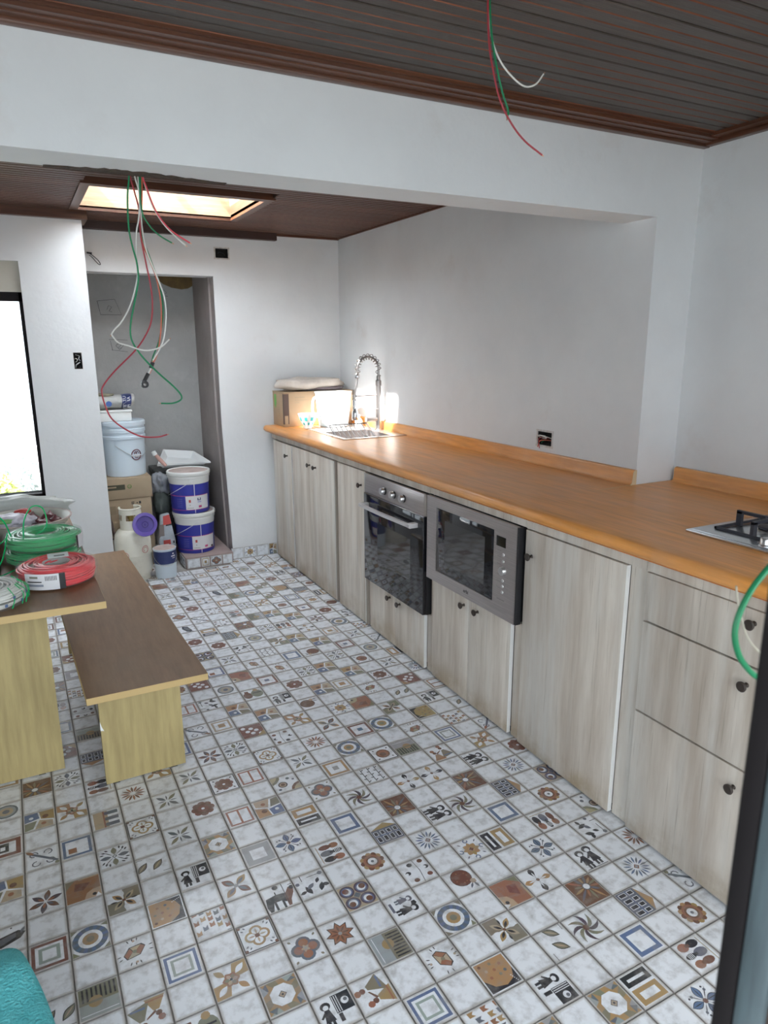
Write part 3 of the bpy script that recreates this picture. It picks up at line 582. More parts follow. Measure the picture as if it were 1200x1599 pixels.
    if n == 'FIGS': return kid(.28,.45,1.0)+[(rect(.48,.40,.95,.90), K['k'])]+[(rect(.50+.055*i,.42,.52+.055*i,.88), K['w']) for i in range(3)]+[(circ(.78,.66,.10), K['w']), (circ(.80,.68,.05), K['sl']), (rect(.5,.16,.6,.38), K['k'])]
    if n == 'OX': return [([(.10,.28),(.14,.55),(.40,.60),(.62,.58),(.72,.50),(.66,.28),(.58,.28),(.54,.36),(.30,.36),(.22,.10),(.14,.10)], K['k']), ([(.62,.50),(.78,.72),(.90,.66),(.86,.50),(.74,.30),(.70,.12),(.62,.12)], K['br']), (circ(.86,.68,.07,7), K['k']), (rect(.44,.60,.50,.80), K['w']), (circ(.47,.84,.08,8), K['k']), (rect(.40,.55,.43,.70), K['k']), (rect(.64,.2,.66,.95), K['k']), (rect(.30,.08,.36,.4), K['k']), (rect(.50,.08,.56,.36), K['k']), (rect(.8,.78,.95,.80), K['k'])]
    if n == 'BIRDS': return [(petal(.62,.72,-.4,.30,.07,-.1), K['k']), (petal(.60,.72,1.2,.22,.06,0), K['k']), (petal(.50,.62,2.6,.2,.05,0), K['k']), (petal(.60,.34,.3,.32,.07,-.1), K['k']), (petal(.62,.34,2.2,.26,.06,0), K['sl']), (petal(.66,.3,-1.3,.2,.05,0), K['k']), (circ(.2,.82,.07,6), K['sl']), (rect(.2,.45,.22,.78), K['k']), (circ(.35,.15,.06,6), K['sl']), (rect(.08,.28,.3,.30), K['k'])]
    if n == 'JUGS': return [(circ(.25,.72,.16,12,rx=.12), K['ru']), (circ(.25,.42,.20,12,rx=.11), K['br']), (circ(.52,.74,.17,12,rx=.09), K['k']), (circ(.52,.40,.22,12,rx=.13), K['sl']), (circ(.80,.72,.17,12,rx=.13), K['ru']), (circ(.80,.40,.20,12,rx=.12), K['k']), (rect(.21,.5,.29,.65), K['br']), (rect(.48,.5,.56,.65), K['k']), (rect(.76,.5,.84,.65), K['br'])]+[(rect(.44,.66+.05*i,.60,.68+.05*i), K['w']) for i in range(4)]+[(rect(.14,.14,.9,.17), K['ta'])]
    if n == 'CHERRY': return [(circ(x,y,.08,9,rx=.07), K[c]) for x,y,c in ((.2,.75,'br'),(.45,.80,'k'),(.72,.78,'mr'),(.22,.42,'k'),(.48,.25,'k'),(.78,.35,'br'))]+[([(.05,.55),(.5,.58),(.95,.52),(.95,.535),(.5,.6),(.05,.565)], K['k']), (circ(.45,.76,.05,6), K['w']), (circ(.5,.21,.045,6), K['w'])]
    if n == 'POME': return [(circ(.38,.52,.29,18), K['k']), (circ(.38,.52,.275,18), K['br'])]+[(circ(.38+.18*math.cos(i*1.7),.52+.18*math.sin(i*1.7),.025,5), K['ru']) for i in range(6)]+[(circ(.60,.75,.09,6), K['ta']), (petal(.65,.75,.2,.2,.035,0), K['sl']), (petal(.65,.7,-.7,.2,.03,0), K['sl'])]
    if n == 'STARO': return rosette(4, .20, .085, ['oc'], .05, PI/4)+rosette(4, .22, .06, ['oc'], .04, 0)+[(circ(.5,.5,.08,4), K['br'])]+sum([hookcurl(.5+.33*math.cos(a), .5+.33*math.sin(a), .06, 'bl', a) for a in (0, PI/2, PI, 3*PI/2)], [])+[(petal(.5,.5,PI/4+i*PI/2,.12,.02,.30), K['sl']) for i in range(4)]
    if n == 'EMBL': return [([(.26,.40),(.40,.62),(.70,.66),(.76,.52),(.62,.32),(.34,.30)], K['k']), ([(.28,.41),(.41,.60),(.52,.5),(.36,.33)], K['ru']), ([(.55,.48),(.69,.63),(.74,.52),(.61,.35)], K['ru']), ([(.41,.60),(.68,.64),(.55,.48)], K['ta']), ([(.36,.33),(.60,.34),(.52,.5)], K['ta']), (circ(.51,.48,.05), K['gn'])]+[(petal(.5,.48,a,.11,.014,.30), K['k']) for a in (1.2,1.5,1.8,-1.2,-1.5,-1.8,.1,.4,2.9,3.3)]+[(circ(.5,.80,.035,6), K['ta']), (circ(.5,.17,.035,6), K['ta'])]
    if n == 'DANCE': return [([(.12,.12),(.55,.12),(.40,.45),(.28,.45)], K['oc']), ([(.45,.16),(.92,.30),(.70,.62),(.60,.60)], K['gn']), (circ(.30,.54,.07,8), K['br']), (circ(.62,.72,.07,8), K['br']), (circ(.26,.66,.08,8), K['ru']), (circ(.60,.84,.08,8), K['ru']), ([(.34,.50),(.56,.62),(.55,.58),(.36,.44)], K['br']), (rect(.15,.17,.53,.21), K['ru']), (rect(.55,.28,.85,.33), K['bl'])]
    if n == 'POTS': return [(circ(.28,.45,.25,14,rx=.18), K['br']), (circ(.66,.50,.30,14,rx=.24), K['gn']), (rect(.20,.66,.36,.80), K['br']), (rect(.50,.55,.84,.60), K['k']), (circ(.66,.80,.10,8), K['oc'])]
    if n == 'BRW': return [(rect(.04,.04,.96,.96), K['mr'])]+[(circ(x,y,.10,9), K['w']) for x,y in ((.32,.5),(.5,.68),(.68,.5),(.5,.32),(.2,.2),(.8,.8))]+[([(.04,.04),(.4,.04),(.04,.4)], K['oc'])]
    if n == 'MIX': return [([(.05,.05),(.5,.05),(.4,.5),(.05,.45)], K['bl']), ([(.05,.5),(.45,.55),(.6,.95),(.05,.95)], K['oc']), ([(.5,.5),(.95,.35),(.95,.9),(.65,.9)], K['ta']), ([(.55,.05),(.95,.05),(.9,.3),(.5,.42)], K['gn']), (circ(.35,.68,.10), K['br']), (circ(.72,.62,.08), K['ru']), (circ(.3,.25,.07), K['w'])]
    if n == 'CURVES': return [([(.04,.04),(.42,.04),(.36,.22),(.22,.36),(.04,.42)], K['br']), ([(.04,.04),(.32,.04),(.27,.16),(.16,.27),(.04,.32)], K['ta']), ([(.96,.96),(.55,.96),(.62,.8),(.8,.64),(.96,.6)], K['gn']), ([(.96,.96),(.66,.96),(.72,.86),(.85,.75),(.96,.7)], K['ta'])]+arcs(.45,.62,(.17,.13,.08),('k','ta','br'))+[(circ(.75,.35,.07), K['sl']), (circ(.2,.80,.06), K['sl']), (circ(.62,.18,.05), K['sl'])]
    if n == 'SCRIPT':
        o = []
        for row in (.22,.5,.78):
            o.append((rect(.06,row-.015,.94,row+.015), K['k']))
            for k_ in range(5): o += [(petal(.12+.18*k_, row, 1.1 if k_ % 2 else -1.1, .13, .025, 0), K['k'])]
        return o
    if n == 'CURL': return sum([hookcurl(x, y, .10, 'sl', a) for x, y, a in ((.3,.65,0),(.7,.35,3),(.3,.3,1.5),(.7,.7,4.5))], [])+[([(.10,.12),(.2,.12),(.82,.85),(.76,.9)], K['sl']), (petal(.1,.1,.8,.28,.05,0), K['ru']), (circ(.86,.86,.07,6), K['gn'])]
    if n == 'ROUNDB': return fr(.04,.04,'k')+[(circ(.5,.5,.28), K['br']), (circ(.5,.5,.22), K['ru']), (circ(.46,.52,.13), K['br'])]+[(petal(.5,.5,PI/4+i*PI/2,.10,.03,.36), K['k']) for i in range(4)]
    if n == 'RING': return [(circ(.5,.5,.33,18), K['sl']), (circ(.5,.5,.27,18), K['gr']), (circ(.5,.5,.2,14), K['ta']), (circ(.5,.5,.1,10), K['sl'])]
    if n == 'FISH': return [([(.06,.35),(.2,.6),(.75,.72),(.95,.62),(.8,.45),(.4,.3)], K['k']), ([(.15,.42),(.25,.55),(.7,.66),(.7,.52),(.4,.38)], K['sl']), (petal(.8,.6,1.1,.2,.04,0), K['sl']), (circ(.3,.8,.03,5), K['k']), (circ(.6,.85,.025,5), K['k'])]
    return []
ALL = 'FBL FBL2 FBR2 FGREY FBSQ FRSQ FOSQ FOCH F2 RECT2 OCT CIRC SUN8 FLOWR FLOWB SWIRL BURST BURSTB PET4O PET4B PETG4 PETG PETOB PET6 WIND LEAF2 LEAFX QUAT GRAN CIRC4 FLAGS LAND OCHQ ARCHG HOUSE RAYS FIG1 FIGS BIRDS JUGS CHERRY POME STARO EMBL DANCE BRW MIX CURVES SCRIPT CURL ROUNDB RING'.split()
MOTIFS='ARCH:-2,8;ARCHG:-3,1 4,-1 8,23 9,7;BIRDS:3,2 3,14 6,19 12,0;BRW:3,16 4,11 12,12;BURST:7,2 12,-2 12,4;BURSTB:-1,9 6,9;CHERRY:5,10 6,1 6,23 6,25 8,31;CIRC:-3,3 6,-1 7,8 9,9 9,27;CIRC4:4,1 4,19;CURL:-4,7 2,12 5,24 13,-3 13,7 13,17;CURVES:4,7 13,1;DANCE:-2,0 3,-2 10,6;EMBL:-2,2 5,-2 6,17 6,29 7,16 10,8 10,12;F2:2,6 2,14 3,8;FBL:5,4 8,17 10,-4 10,2;FBL2:-1,1 4,-3 11,7 11,25;FBR2:-4,3;FBSQ:-3,7 4,17;FGREY:2,4;FIG1:8,3 11,-1 11,5;FIG2:5,0;FIGS:0,4 2,-2 6,13 7,-4 12,10;FISH:-5,4 4,23 5,28 7,28;FLAGS:0,2 5,-4 12,8;FLOWB:5,2 12,-4 12,2;FLOWF:2,8 11,13;FLOWR:1,7 4,21 5,20 5,26 7,14 12,22;FMAR:-5,8;FOCH:3,12 9,13 9,31 11,19;FOSQ:6,7 7,26;FRSQ:6,15 8,9 11,17 11,23;GRAN:-1,7 1,1 4,9;HOUSE:6,3 6,21 11,-3 11,3;JUGS:-2,10 4,3 7,24 9,21 11,-5 11,1;LAND:-3,5 5,16 8,-1 9,11 9,29;LEAF2:-4,1 -1,5 8,-3 11,11 13,9;LEAFX:-3,11 -2,6 3,10 8,15 8,21 8,25 8,29 10,16;MIX:-5,6 -4,9 3,6 4,13 5,12 8,13 9,15 9,19 9,23 10,14 10,18 10,22;OCHQ:-1,3 6,-3 11,9 11,27;OCT:1,-1 1,5 8,-5;OX:2,2;PET4B:3,4 10,-6 10,0;PET4O:1,3 7,10;PET6:-4,5 2,10;PETG:-2,4 7,-2 8,19 10,10 10,26 10,28;PETG4:0,6 0,8 1,9 4,29 5,8 5,18 12,14 12,18;PETOB:-3,9 0,0 6,11 12,6;POME:7,0 7,12 9,17;POTS:-1,-1 5,14;QUAT:2,0 4,25 5,6;RAYS:-4,11 7,4 7,22 10,-2 10,4;RECT2:4,5 5,22 9,-5 9,1;RING:-5,10 4,15 5,30 7,20 11,31 12,16;ROUNDB:8,7 10,24 11,15;SCRIPT:7,6 7,18;STARO:4,27 8,1 8,11 10,30 12,24;SUN8:3,0;SWIRL:6,5 9,-3 9,3;WIND:6,27 8,5 9,-1 9,5 10,20'
MAP = {}
for grp in MOTIFS.split(';'):
    n_, ks = grp.split(':')
    for q in ks.split(): MAP[tuple(int(a) for a in q.split(','))] = n_
P_, TG = .1, .0022
TW, TR = (.74,.77,.81), (.44,.42,.40)
def tile_geo(mb, T, name, rot, i, j, cut=None):
    """one tile: body, worn rim, printed shapes laid on top; T maps tile uv (0..1) and height to a point"""
    rd = random.Random(i*131+j*17); g = TG/P_; w_ = .075
    rim = [(g, g), (1-g, g), (1-g, 1-g), (g, 1-g)]; inn = [(g+w_, g+w_), (1-g-w_, g+w_), (1-g-w_, 1-g-w_), (g+w_, 1-g-w_)]
    for a in range(4):
        b_ = (a+1) % 4
        mb.f.append(tuple(range(len(mb.v), len(mb.v)+4))); mb.v += [T(*rim[a], 0), T(*rim[b_], 0), T(*inn[b_], 0), T(*inn[a], 0)]; mb.c.append([TR, TR, TW, TW]); mb.m.append(0)
        mb.poly([T(*rim[a], -.005), T(*rim[b_], -.005), T(*rim[b_], 0), T(*rim[a], 0)], TR)
    mb.poly([T(*p, 0) for p in inn], TW)
    if name:
        h = .00012; FR_ = name[0] == 'F' and name not in ('FLOWR','FLOWB','FISH','FLAGS') or name in ('OCT','HOUSE','RECT2','ARCH','ARCHG','LAND','OCHQ','RAYS','GRAN','CIRC4','BRW','ROUNDB','SCRIPT','PETG','CURVES','MIX','JUGS','PET4B')
        for poly, col in motif(name):
            if not FR_: poly = [(.5+(x-.5)*1.14, .5+(y-.5)*1.14) for x, y in poly]
            q = clip(poly)
            for _ in range(rot): q = [(1-y, x) for x, y in q]
            c_ = col if col != K['w'] else TW
            mb.poly([T(x, y, h) for x, y in q], tuple((c*.85+.15*sum(c_)/3)*.98*(1+.15*(rd.random()-.5)) for c in c_) if col != K['w'] else c_)
            h += .00003
def build_tiles(mb, name, parent):
    vs = mb.v; me = bpy.data.meshes.new(name); me.from_pydata(vs, [], mb.f); me.materials.append(M['tile'])
    at = me.color_attributes.new('Col', 'FLOAT_COLOR', 'CORNER'); buf = []
    for p, c in zip(me.polygons, mb.c):
        if isinstance(c, list):
            for q in c: buf += [*q, 1.0]
        else: buf += [*c, 1.0]*p.loop_total
    at.data.foreach_set('color', buf)
    o = bpy.data.objects.new(name, me); C.objects.link(o)
    if parent: o.parent = parent
    return o
phi, OX_, OY_ = 0.0077227, 0.2638036, 1.3983489
cph, sph = math.cos(phi), math.sin(phi)
def pattern_name(i, j):
    if (i, j) in MAP: return MAP[(i, j)]
    s_ = math.floor((i-3)/6)
    if (i+j+s_) % 2 == 1:
        return random.Random(i*977+j*331).choice(ALL)
    return None
cells = []
cw = cam.matrix_world.inverted()
for i in range(-27, 15):
    for j in range(-13, 42):
        cx, cy = (i+.5)*P_, (j+.5)*P_; X = OX_+cph*cx-sph*cy; Y = OY_+sph*cx+cph*cy
        if X < -2.33 or X > 1.70 or Y < .16 or Y > 5.58 or (X > 1.63 and Y > .7): continue
        if Y > 4.92 and (X < .42 or X > .93): continue
        if X > .88 and Y > 4.80 and X < 1.24: continue
        pc = cw @ Vector((X, Y, 0)); vis = 0
        if pc.z < -.3:
            u, v = pc.x/-pc.z*1089.96+600, 799.5-pc.y/-pc.z*1089.96
            hid = (X < .44 and 2.5 < Y < 3.9 and X > -.6)
            if -40 < u < 1240 and 700 < v < 1650 and not (u > 1105 and v > 1450): vis = (1/pc.length)*(.05 if hid else 1)
        cells.append((vis, i, j, X, Y))
cells.sort(reverse=True)
cache = {}
for vis, i, j, X, Y in cells[:300]:
    n_ = pattern_name(i, j); rot = random.Random(math.floor((i-3)/6)*7+math.floor(j/6)*3).randrange(4) if n_ not in ('HOUSE','FIG1','OX','FIGS') else random.Random(i*3+j).randrange(2)*3
    s_ = floor; key = (n_, rot, (i*5+j*3) % 3 if n_ is None else 0)
    if key not in cache:
        mb = MB(); T = lambda x, y, z: ((x-.5)*P_, (y-.5)*P_, z); tile_geo(mb, T, n_, rot, i, j)
        o = build_tiles(mb, 'tile', floor); cache[key] = o.data
    else:
        o = bpy.data.objects.new('tile', cache[key]); C.objects.link(o); o.parent = floor
    rj = random.Random(i*7+j*13)
    o.location = (X, Y, rj.uniform(-.0004, .0004)); o.rotation_euler = (rj.uniform(-.002,.002), rj.uniform(-.002,.002), phi)
mb = MB()
for vis, i, j, X, Y in cells[300:]:
    n_ = pattern_name(i, j) if vis > 0 or X > -1 else None
    rot = (i+j) % 4
    T = (lambda X, Y: (lambda x, y, z: (X+cph*(x-.5)*P_-sph*(y-.5)*P_, Y+sph*(x-.5)*P_+cph*(y-.5)*P_, z)))(X, Y)
    tile_geo(mb, T, n_, rot, i, j)
build_tiles(mb, 'small_tiles', floor)['kind'] = 'stuff'
# skirting tiles on the back wall and the riser of the niche step
sk_ = thing('baseboard_back', (1.42, 4.90, 0), None, None); sk_['kind'] = 'structure'
def vtile(x0, x1, y, z0, z1, n_, parent, flip=0, side=None):
    mb = MB()
    def T(u, v, h):
        if side is None: return (x0+(x1-x0)*u, y-.008-h, z0+(z1-z0)*v)
        return (side-.008-h, x0+(x1-x0)*(1-u), z0+(z1-z0)*v)
    tile_geo(mb, T, n_, flip, 3, 5); o = build_tiles(mb, 'tile', parent)
    off = wloc(parent)
    o.data.transform(Matrix.Translation(-off)); return o
vtile(1.272, 1.365, 4.915, 0, .088, None, sk_); vtile(1.368, 1.462, 4.915, 0, .088, 'STARO', sk_); vtile(1.465, 1.56, 4.915, 0, .088, None, sk_); vtile(1.563, 1.625, 4.915, 0, .088, 'MIX', sk_)
vtile(.935, 1.03, 4.845, 0, .072, None, step); vtile(1.034, 1.095, 4.845, 0, .072, 'FOCH', step); vtile(1.099, 1.185, 4.845, 0, .072, 'QUAT', step); vtile(1.188, 1.262, 4.845, 0, .072, None, step)
vtile(4.85, 4.94, 0, 0, .072, 'BIRDS', step, side=.93); vtile(4.943, 5.03, 0, 0, .072, None, step, side=.93); 
# ---------------------------------------------------------------- base cabinets
XF = 1.612     # door fronts
def bx(parent, name, m, a, b_, ch=0.0, smooth=35):
    q = MB(); q.box(a, b_, ch=ch); return q.build(name, m, parent, smooth=smooth)
def knob(parent, y, z, x=XF, door=None):
    q = MB(); q.lathe([(.0001,-.0255),(.0115,-.0255),(.0145,-.023),(.0135,-.019),(.0055,-.013),(.0045,-.004),(.007,0),(.0001,0)], (x, y, z), (1,0,0), 20)
    o = q.build('knob', M['knobdark'], parent); return o
def door(parent, y0, y1, z0, z1, kn=None, name='door', edge=True, x=XF):
    g = .0015; q = MB(); q.box((x, y0+g, z0), (x+.018, y1-g, z1), ch=.0012)
    o = q.build(name, M['door'], parent)
    if edge:
        e = MB(); e.box((x+.0005, y0+g-.0006, z0+.001), (x+.0175, y0+g+.0008, z1-.001)); e.build('edge_band', M['door_edge'], o)
    if kn: knob(o, kn[0], kn[1], x)
    return o
def carcass(parent, y0, y1, pillars, top=.885):
    q = MB(); q.box((XF+.040, y0, .02), (2.18, y1, top)); q.build('carcass', M['door'], parent)
    q = MB(); q.box((XF+.004, y0, .8885), (XF+.042, y1, .9245)); q.build('top_rail', M['door'], parent)
    for (a, b_) in pillars: q = MB(); q.box((XF+.020, a, .004), (XF+.040, b_, .885)); q.build('face_post', M['door'], parent)
    q = MB(); q.box((XF+.035, y0, 0), (XF+.05, y1, .02)); q.build('plinth_gap', M['kick'], parent)
t = thing('base_cabinet', (XF, 4.69, 0), 'narrow oak-look cabinet at the far end under the cardboard box, one door', 'cabinet')
carcass(t, 4.47, 4.90, [(4.469, 4.480), (4.86, 4.90)]); door(t, 4.482, 4.86, .012, .878, (4.560, .800))
t = thing('base_cabinet', (XF, 4.10, 0), 'double-door oak-look cabinet beneath the sink, two knobs side by side', 'cabinet')
carcass(t, 3.718, 4.468, [(3.718, 3.752), (4.450, 4.466)], top=.79); door(t, 4.092, 4.462, .012, .88, (4.139, .798), edge=False); door(t, 3.752, 4.092, .012, .88, (4.041, .796))
bx(t, 'filler_strip', M['edge_grey'], (XF+.002, 3.738, .01), (XF+.02, 3.750, .88))
t = thing('base_cabinet', (XF, 3.52, 0), 'single-door oak-look cabinet just left of the oven', 'cabinet')
carcass(t, 3.312, 3.716, [(3.70, 3.716), (3.312, 3.338)]); door(t, 3.338, 3.702, .012, .882, (3.378, .802))
bx(t, 'filler_strip', M['edge_grey'], (XF+.003, 3.324, .006), (XF+.021, 3.337, .882))
t = thing('oven_cabinet', (XF, 2.98, 0), 'oak-look housing around the oven with two small doors below it', 'cabinet')
q = MB(); q.box((XF+.040, 2.665, .02), (2.18, 3.31, .293)); q.box((XF+.030, 3.299, .29), (2.18, 3.31, .885)); q.box((XF+.030, 2.660, .29), (2.18, 2.6685, .885)); q.box((2.15, 2.67, .29), (2.18, 3.30, .885)); q.build('carcass', M['door'], t)
bx(t, 'top_rail', M['door'], (XF+.004, 2.662, .8885), (XF+.042, 3.312, .9245)); bx(t, 'plinth_gap', M['kick'], (XF+.035, 2.66, 0), (XF+.05, 3.31, .02))
bx(t, 'face_post', M['door'], (XF+.018, 3.275, .004), (XF+.040, 3.311, .294)); bx(t, 'face_post', M['door'], (XF+.018, 2.660, .004), (XF+.040, 2.690, .294))
door(t, 2.985, 3.272, .012, .286, (3.043, .262), edge=False); door(t, 2.693, 2.985, .012, .286, (2.937, .260))
t = thing('microwave_cabinet', (XF, 2.34, 0), 'oak-look housing around the microwave with two doors below it', 'cabinet')
q = MB(); q.box((XF+.040, 2.00, .02), (2.18, 2.655, .498)); q.box((XF+.030, 2.648, .498), (2.18, 2.656, .885)); q.box((XF+.030, 1.975, .498), (2.18, 1.99, .885)); q.box((2.15, 1.99, .498), (2.18, 2.65, .885)); q.build('carcass', M['door'], t)
bx(t, 'top_rail', M['door'], (XF+.004, 1.972, .8905), (XF+.042, 2.658, .9245)); bx(t, 'plinth_gap', M['kick'], (XF+.035, 1.98, 0), (XF+.05, 2.655, .02))
bx(t, 'face_post', M['door'], (XF+.018, 2.622, .004), (XF+.040, 2.6575, .50)); bx(t, 'face_post', M['door'], (XF+.018, 1.972, .004), (XF+.040, 2.030, .498)); bx(t, 'face_post', M['door'], (XF+.018, 1.972, .4985), (XF+.040, 1.982, .885))
door(t, 2.324, 2.620, .012, .496, (2.360, .454), edge=False); door(t, 2.034, 2.324, .012, .496, (2.258, .457))
t = thing('base_cabinet', (XF, 1.72, 0), 'wide single-door oak-look cabinet between microwave and drawers', 'cabinet')
carcass(t, 1.406, 1.970, [(1.406, 1.478)]); door(t, 1.478, 1.969, .011, .884, (1.930, .790))
t = thing('drawer_cabinet', (XF, 1.05, 0), 'oak-look cabinet with three stacked drawers under the gas hob', 'cabinet')
carcass(t, .66, 1.404, [(.66, .695)])
for z0, z1, kz in ((.736, .886, .851), (.437, .730, .679), (.011, .431, .375)):
    o = door(t, .70, 1.402, z0, z1, (1.047, kz), name='drawer', edge=False)
# ---------------------------------------------------------------- worktop
ZT = .970
wt = thing('worktop', (1.9, 2.9, ZT), 'long L-profiled oak-look laminate worktop with a rounded front edge', 'worktop')
nose = [(1.66, .9255), (1.597, .9255)]+[(1.607-.022*math.sin(a), .9475-.0222*math.cos(a)) for a in [PI*k/10 for k in range(1, 10)]]+[(1.607, ZT), (1.66, ZT)]
def sweep(y0, y1, pts): q.prism([(x, y0, z) for x, z in pts], (0, y1-y0, 0))
SX = (1.80, 2.13); SY = (3.99, 4.36)      # basin cut-out
q = MB(); sweep(.64, 4.985, nose)
def slab(x0, x1, y0, y1): q.box((x0, y0, .9255), (x1, y1, ZT))
slab(1.66, 2.495, .64, 2.075); slab(1.66, XR-.002, 2.075, SY[0]); slab(1.66, SX[0], SY[0], SY[1]); slab(SX[1], 2.243, SY[0], SY[1]); slab(1.66, 2.236, SY[1], 4.985)
q.build('counter_slab', M['counter'], wt, smooth=50)
q = MB(); prof = [(0,0),(-.034,0),(-.024,.006),(-.020,.016),(-.020,.052),(-.014,.060),(-.004,.062),(0,.060)]
def ups(xa, ya, xb, yb_, sc=1.0):
    A = [(xa+u, ya, ZT+.0005+v*sc) for u, v in prof]; B = [(xb+u, yb_, ZT+.0005+v*sc) for u, v in prof]; n = len(A)
    q.mesh(A+B, [tuple(range(n)), tuple(range(n, 2*n))[::-1]]+[(i, (i+1) % n, n+(i+1) % n, n+i) for i in range(n)])
ups(XR+.001, 2.076, 2.2368, 4.98, 1.0); q.build('upstand', M['counter'], wt, smooth=40)
q = MB(); ups(XN-.002, .64, XN-.002, 2.058, 1.0); q.build('upstand', M['counter'], wt, smooth=40)
q = MB(); q.prism([(XR-.0005,2.076,ZT),(XR-.035,2.076,ZT),(XR-.024,2.076,ZT+.01),(XR-.021,2.076,ZT+.052),(XR-.012,2.076,ZT+.062),(XR-.0005,2.076,ZT+.062)], (0,-.0015,0)); q.prism([(2.252,2.075,ZT+.0003),(2.15,2.070,ZT+.0003),(2.04,2.058,ZT+.0003),(2.04,2.0605,ZT+.0003),(2.15,2.074,ZT+.0003),(2.252,2.079,ZT+.0003)], (0,0,.0006)); q.build('raw_end_strip', mat('raw_laminate_end', (.62,.48,.30), .7), wt)
# ---------------------------------------------------------------- oven
t = thing('oven', (XF, 2.985, .297), 'built-in black glass oven with steel control panel, three knobs and bar handle', 'oven')
y0, y1 = 2.670, 3.298
q = MB(); q.box((XF-.002, y0, .297), (2.10, y1, .884)); q.build('oven_body', M['black'], t)
q = MB(); q.box((XF-.016, y0+.012, .782), (XF-.002, y1, .884), ch=.002); q.build('control_panel', M['steel'], t)
q = MB(); q.box((XF-.015, y0-.006, .782), (XF-.004, y0+.0115, .882), ch=.001); q.build('side_trim', M['edge_grey'], t)
dr = MB(); dr.box((XF-.024, y0, .299), (XF-.002, y1, .776), ch=.002); dr = dr.build('oven_door', M['blackglass'], t)
q = MB(); q.box((XF-.0244, 2.79, .435), (XF-.0238, 3.14, .645)); q.build('window', M['ovenglass'], dr)
q = MB(); q.box((XF-.023, y0, .777), (XF-.010, y1, .781)); q.build('chrome_strip', M['chrome'], t)
hd = MB()
hd.tube([(XF-.066, 3.262, .724), (XF-.071, 3.15, .726), (XF-.074, 2.985, .728), (XF-.071, 2.83, .730), (XF-.066, 2.718, .730)], .011, n=4, smooth=4); hd.box((XF-.070, 3.232, .715), (XF-.0245, 3.262, .735), ch=.002); hd.box((XF-.070, 2.718, .718), (XF-.0245, 2.748, .740), ch=.002)
hd.build('handle', mat('satin_handle', (.62,.60,.60), .4, metal=.4), dr)
for ky in (3.075, 2.972, 2.873):
    q = MB(); q.lathe([(.0001,-.024),(.0155,-.024),(.0175,-.021),(.0185,-.006),(.0001,-.006)], (XF-.016, ky, .826), (1,0,0), 24); k_ = q.build('knob', M['steel2'], t)
    q = MB(); q.lathe([(.0001,-.006),(.0195,-.006),(.0195,0),(.0001,0)], (XF-.016, ky, .826), (1,0,0), 24); q.build('knob_ring', M['black'], k_)
# ---------------------------------------------------------------- microwave
t = thing('microwave', (XF, 2.325, .502), 'built-in microwave with brushed steel frame, dark door and round dial', 'microwave')
y0, y1 = 1.994, 2.645
q = MB(); q.box((XF-.004, y0+.004, .504), (2.05, y1-.004, .884)); q.build('microwave_body', M['black'], t)
q = MB(); GY = (2.136, 2.565); GZ = (.553, .846)
for a, c in (((y0, .500), (GY[0], .888)), ((GY[1], .500), (y1, .888)), ((GY[0], .500), (GY[1], GZ[0])), ((GY[0], GZ[1]), (GY[1], .888))): q.box((XF-.020, a[0], a[1]), (XF-.004, c[0], c[1]))
q.build('steel_frame', M['steel'], t)
q = MB(); q.box((XF-.019, y0-.011, .502), (XF+.004, y0-.001, .886)); q.build('side_rim', M['black'], t)
q = MB(); q.box((XF-.017, GY[0]+.001, GZ[0]+.001), (XF-.006, GY[1]-.001, GZ[1]-.001), ch=.002); dw = q.build('microwave_door', M['blackglass'], t)
q = MB(); q.box((XF-.0174, 2.20, .60), (XF-.0168, 2.50, .80)); q.build('window', M['ovenglass'], dw)
q = MB(); q.box((XF-.0215, 2.060, .789), (XF-.0195, 2.118, .829)); q.build('display', M['blackglass'], t)
for bz in (.760, .733, .655, .632, .608):
    q = MB(); q.lathe([(.0001,-.004),(.0055,-.004),(.0068,-.002),(.0068,0),(.0001,0)], (XF-.020, 2.071, bz), (1,0,0), 14); q.build('button', M['steel2'], t)
q = MB(); q.lathe([(.0001,-.013),(.0155,-.013),(.017,-.011),(.018,0),(.0001,0)], (XF-.020, 2.071, .695), (1,0,0), 26); q.build('dial', M['steel2'], t)
gc = mat('grey_caption', (.22,.2,.2), .5)
for bz in (.772,.748,.718,.676,.648,.622): bx(t, 'caption', gc, (XF-.0204, 2.086, bz), (XF-.0199, 2.112, bz+.0015))
bx(t, 'caption', gc, (XF-.0204, 2.058, .574), (XF-.0199, 2.106, .5765))
text_part('maker_mark', 'erbi', .024, M['black'], t, (XF-.0203, 2.322, .530), (0,-1,0), (0,0,1))
# ---------------------------------------------------------------- gas hob
t = thing('gas_hob', (2.08, 1.16, ZT), 'stainless steel gas hob with black cast iron grates at the near end', 'hob')
HX = (1.833, 2.335); HY = (.86, 1.457)
q = MB(); q.box((HX[0], HY[0], ZT+.0005), (HX[1], HY[1], ZT+.0085), ch=.002); q.box((HX[0]+.012, HY[0]+.012, ZT+.008), (HX[1]-.012, HY[1]-.012, ZT+.011), ch=.003); q.build('hob_plate', mat('hob_steel', (.62,.64,.66), .24, metal=.85), t)
for gx, gy in ((2.005, 1.285), (2.225, 1.285), (2.005, 1.02), (2.225, 1.02)):
    R_ = .048 if (gx, gy) != (2.225, 1.285) else .038; z = ZT+.011
    q = MB(); q.lathe([(.0001,.0),(R_,0),(R_,.008),(R_*.92,.013),(R_*.6,.015),(.0001,.015)], (gx, gy, z), n=28); bu = q.build('burner', M['steel2'], t)
    q = MB(); q.lathe([(R_*.80,.015),(R_*.82,.019),(R_*.74,.023),(.0001,.024)], (gx, gy, z), n=28); q.build('burner_cap', M['iron'], bu)
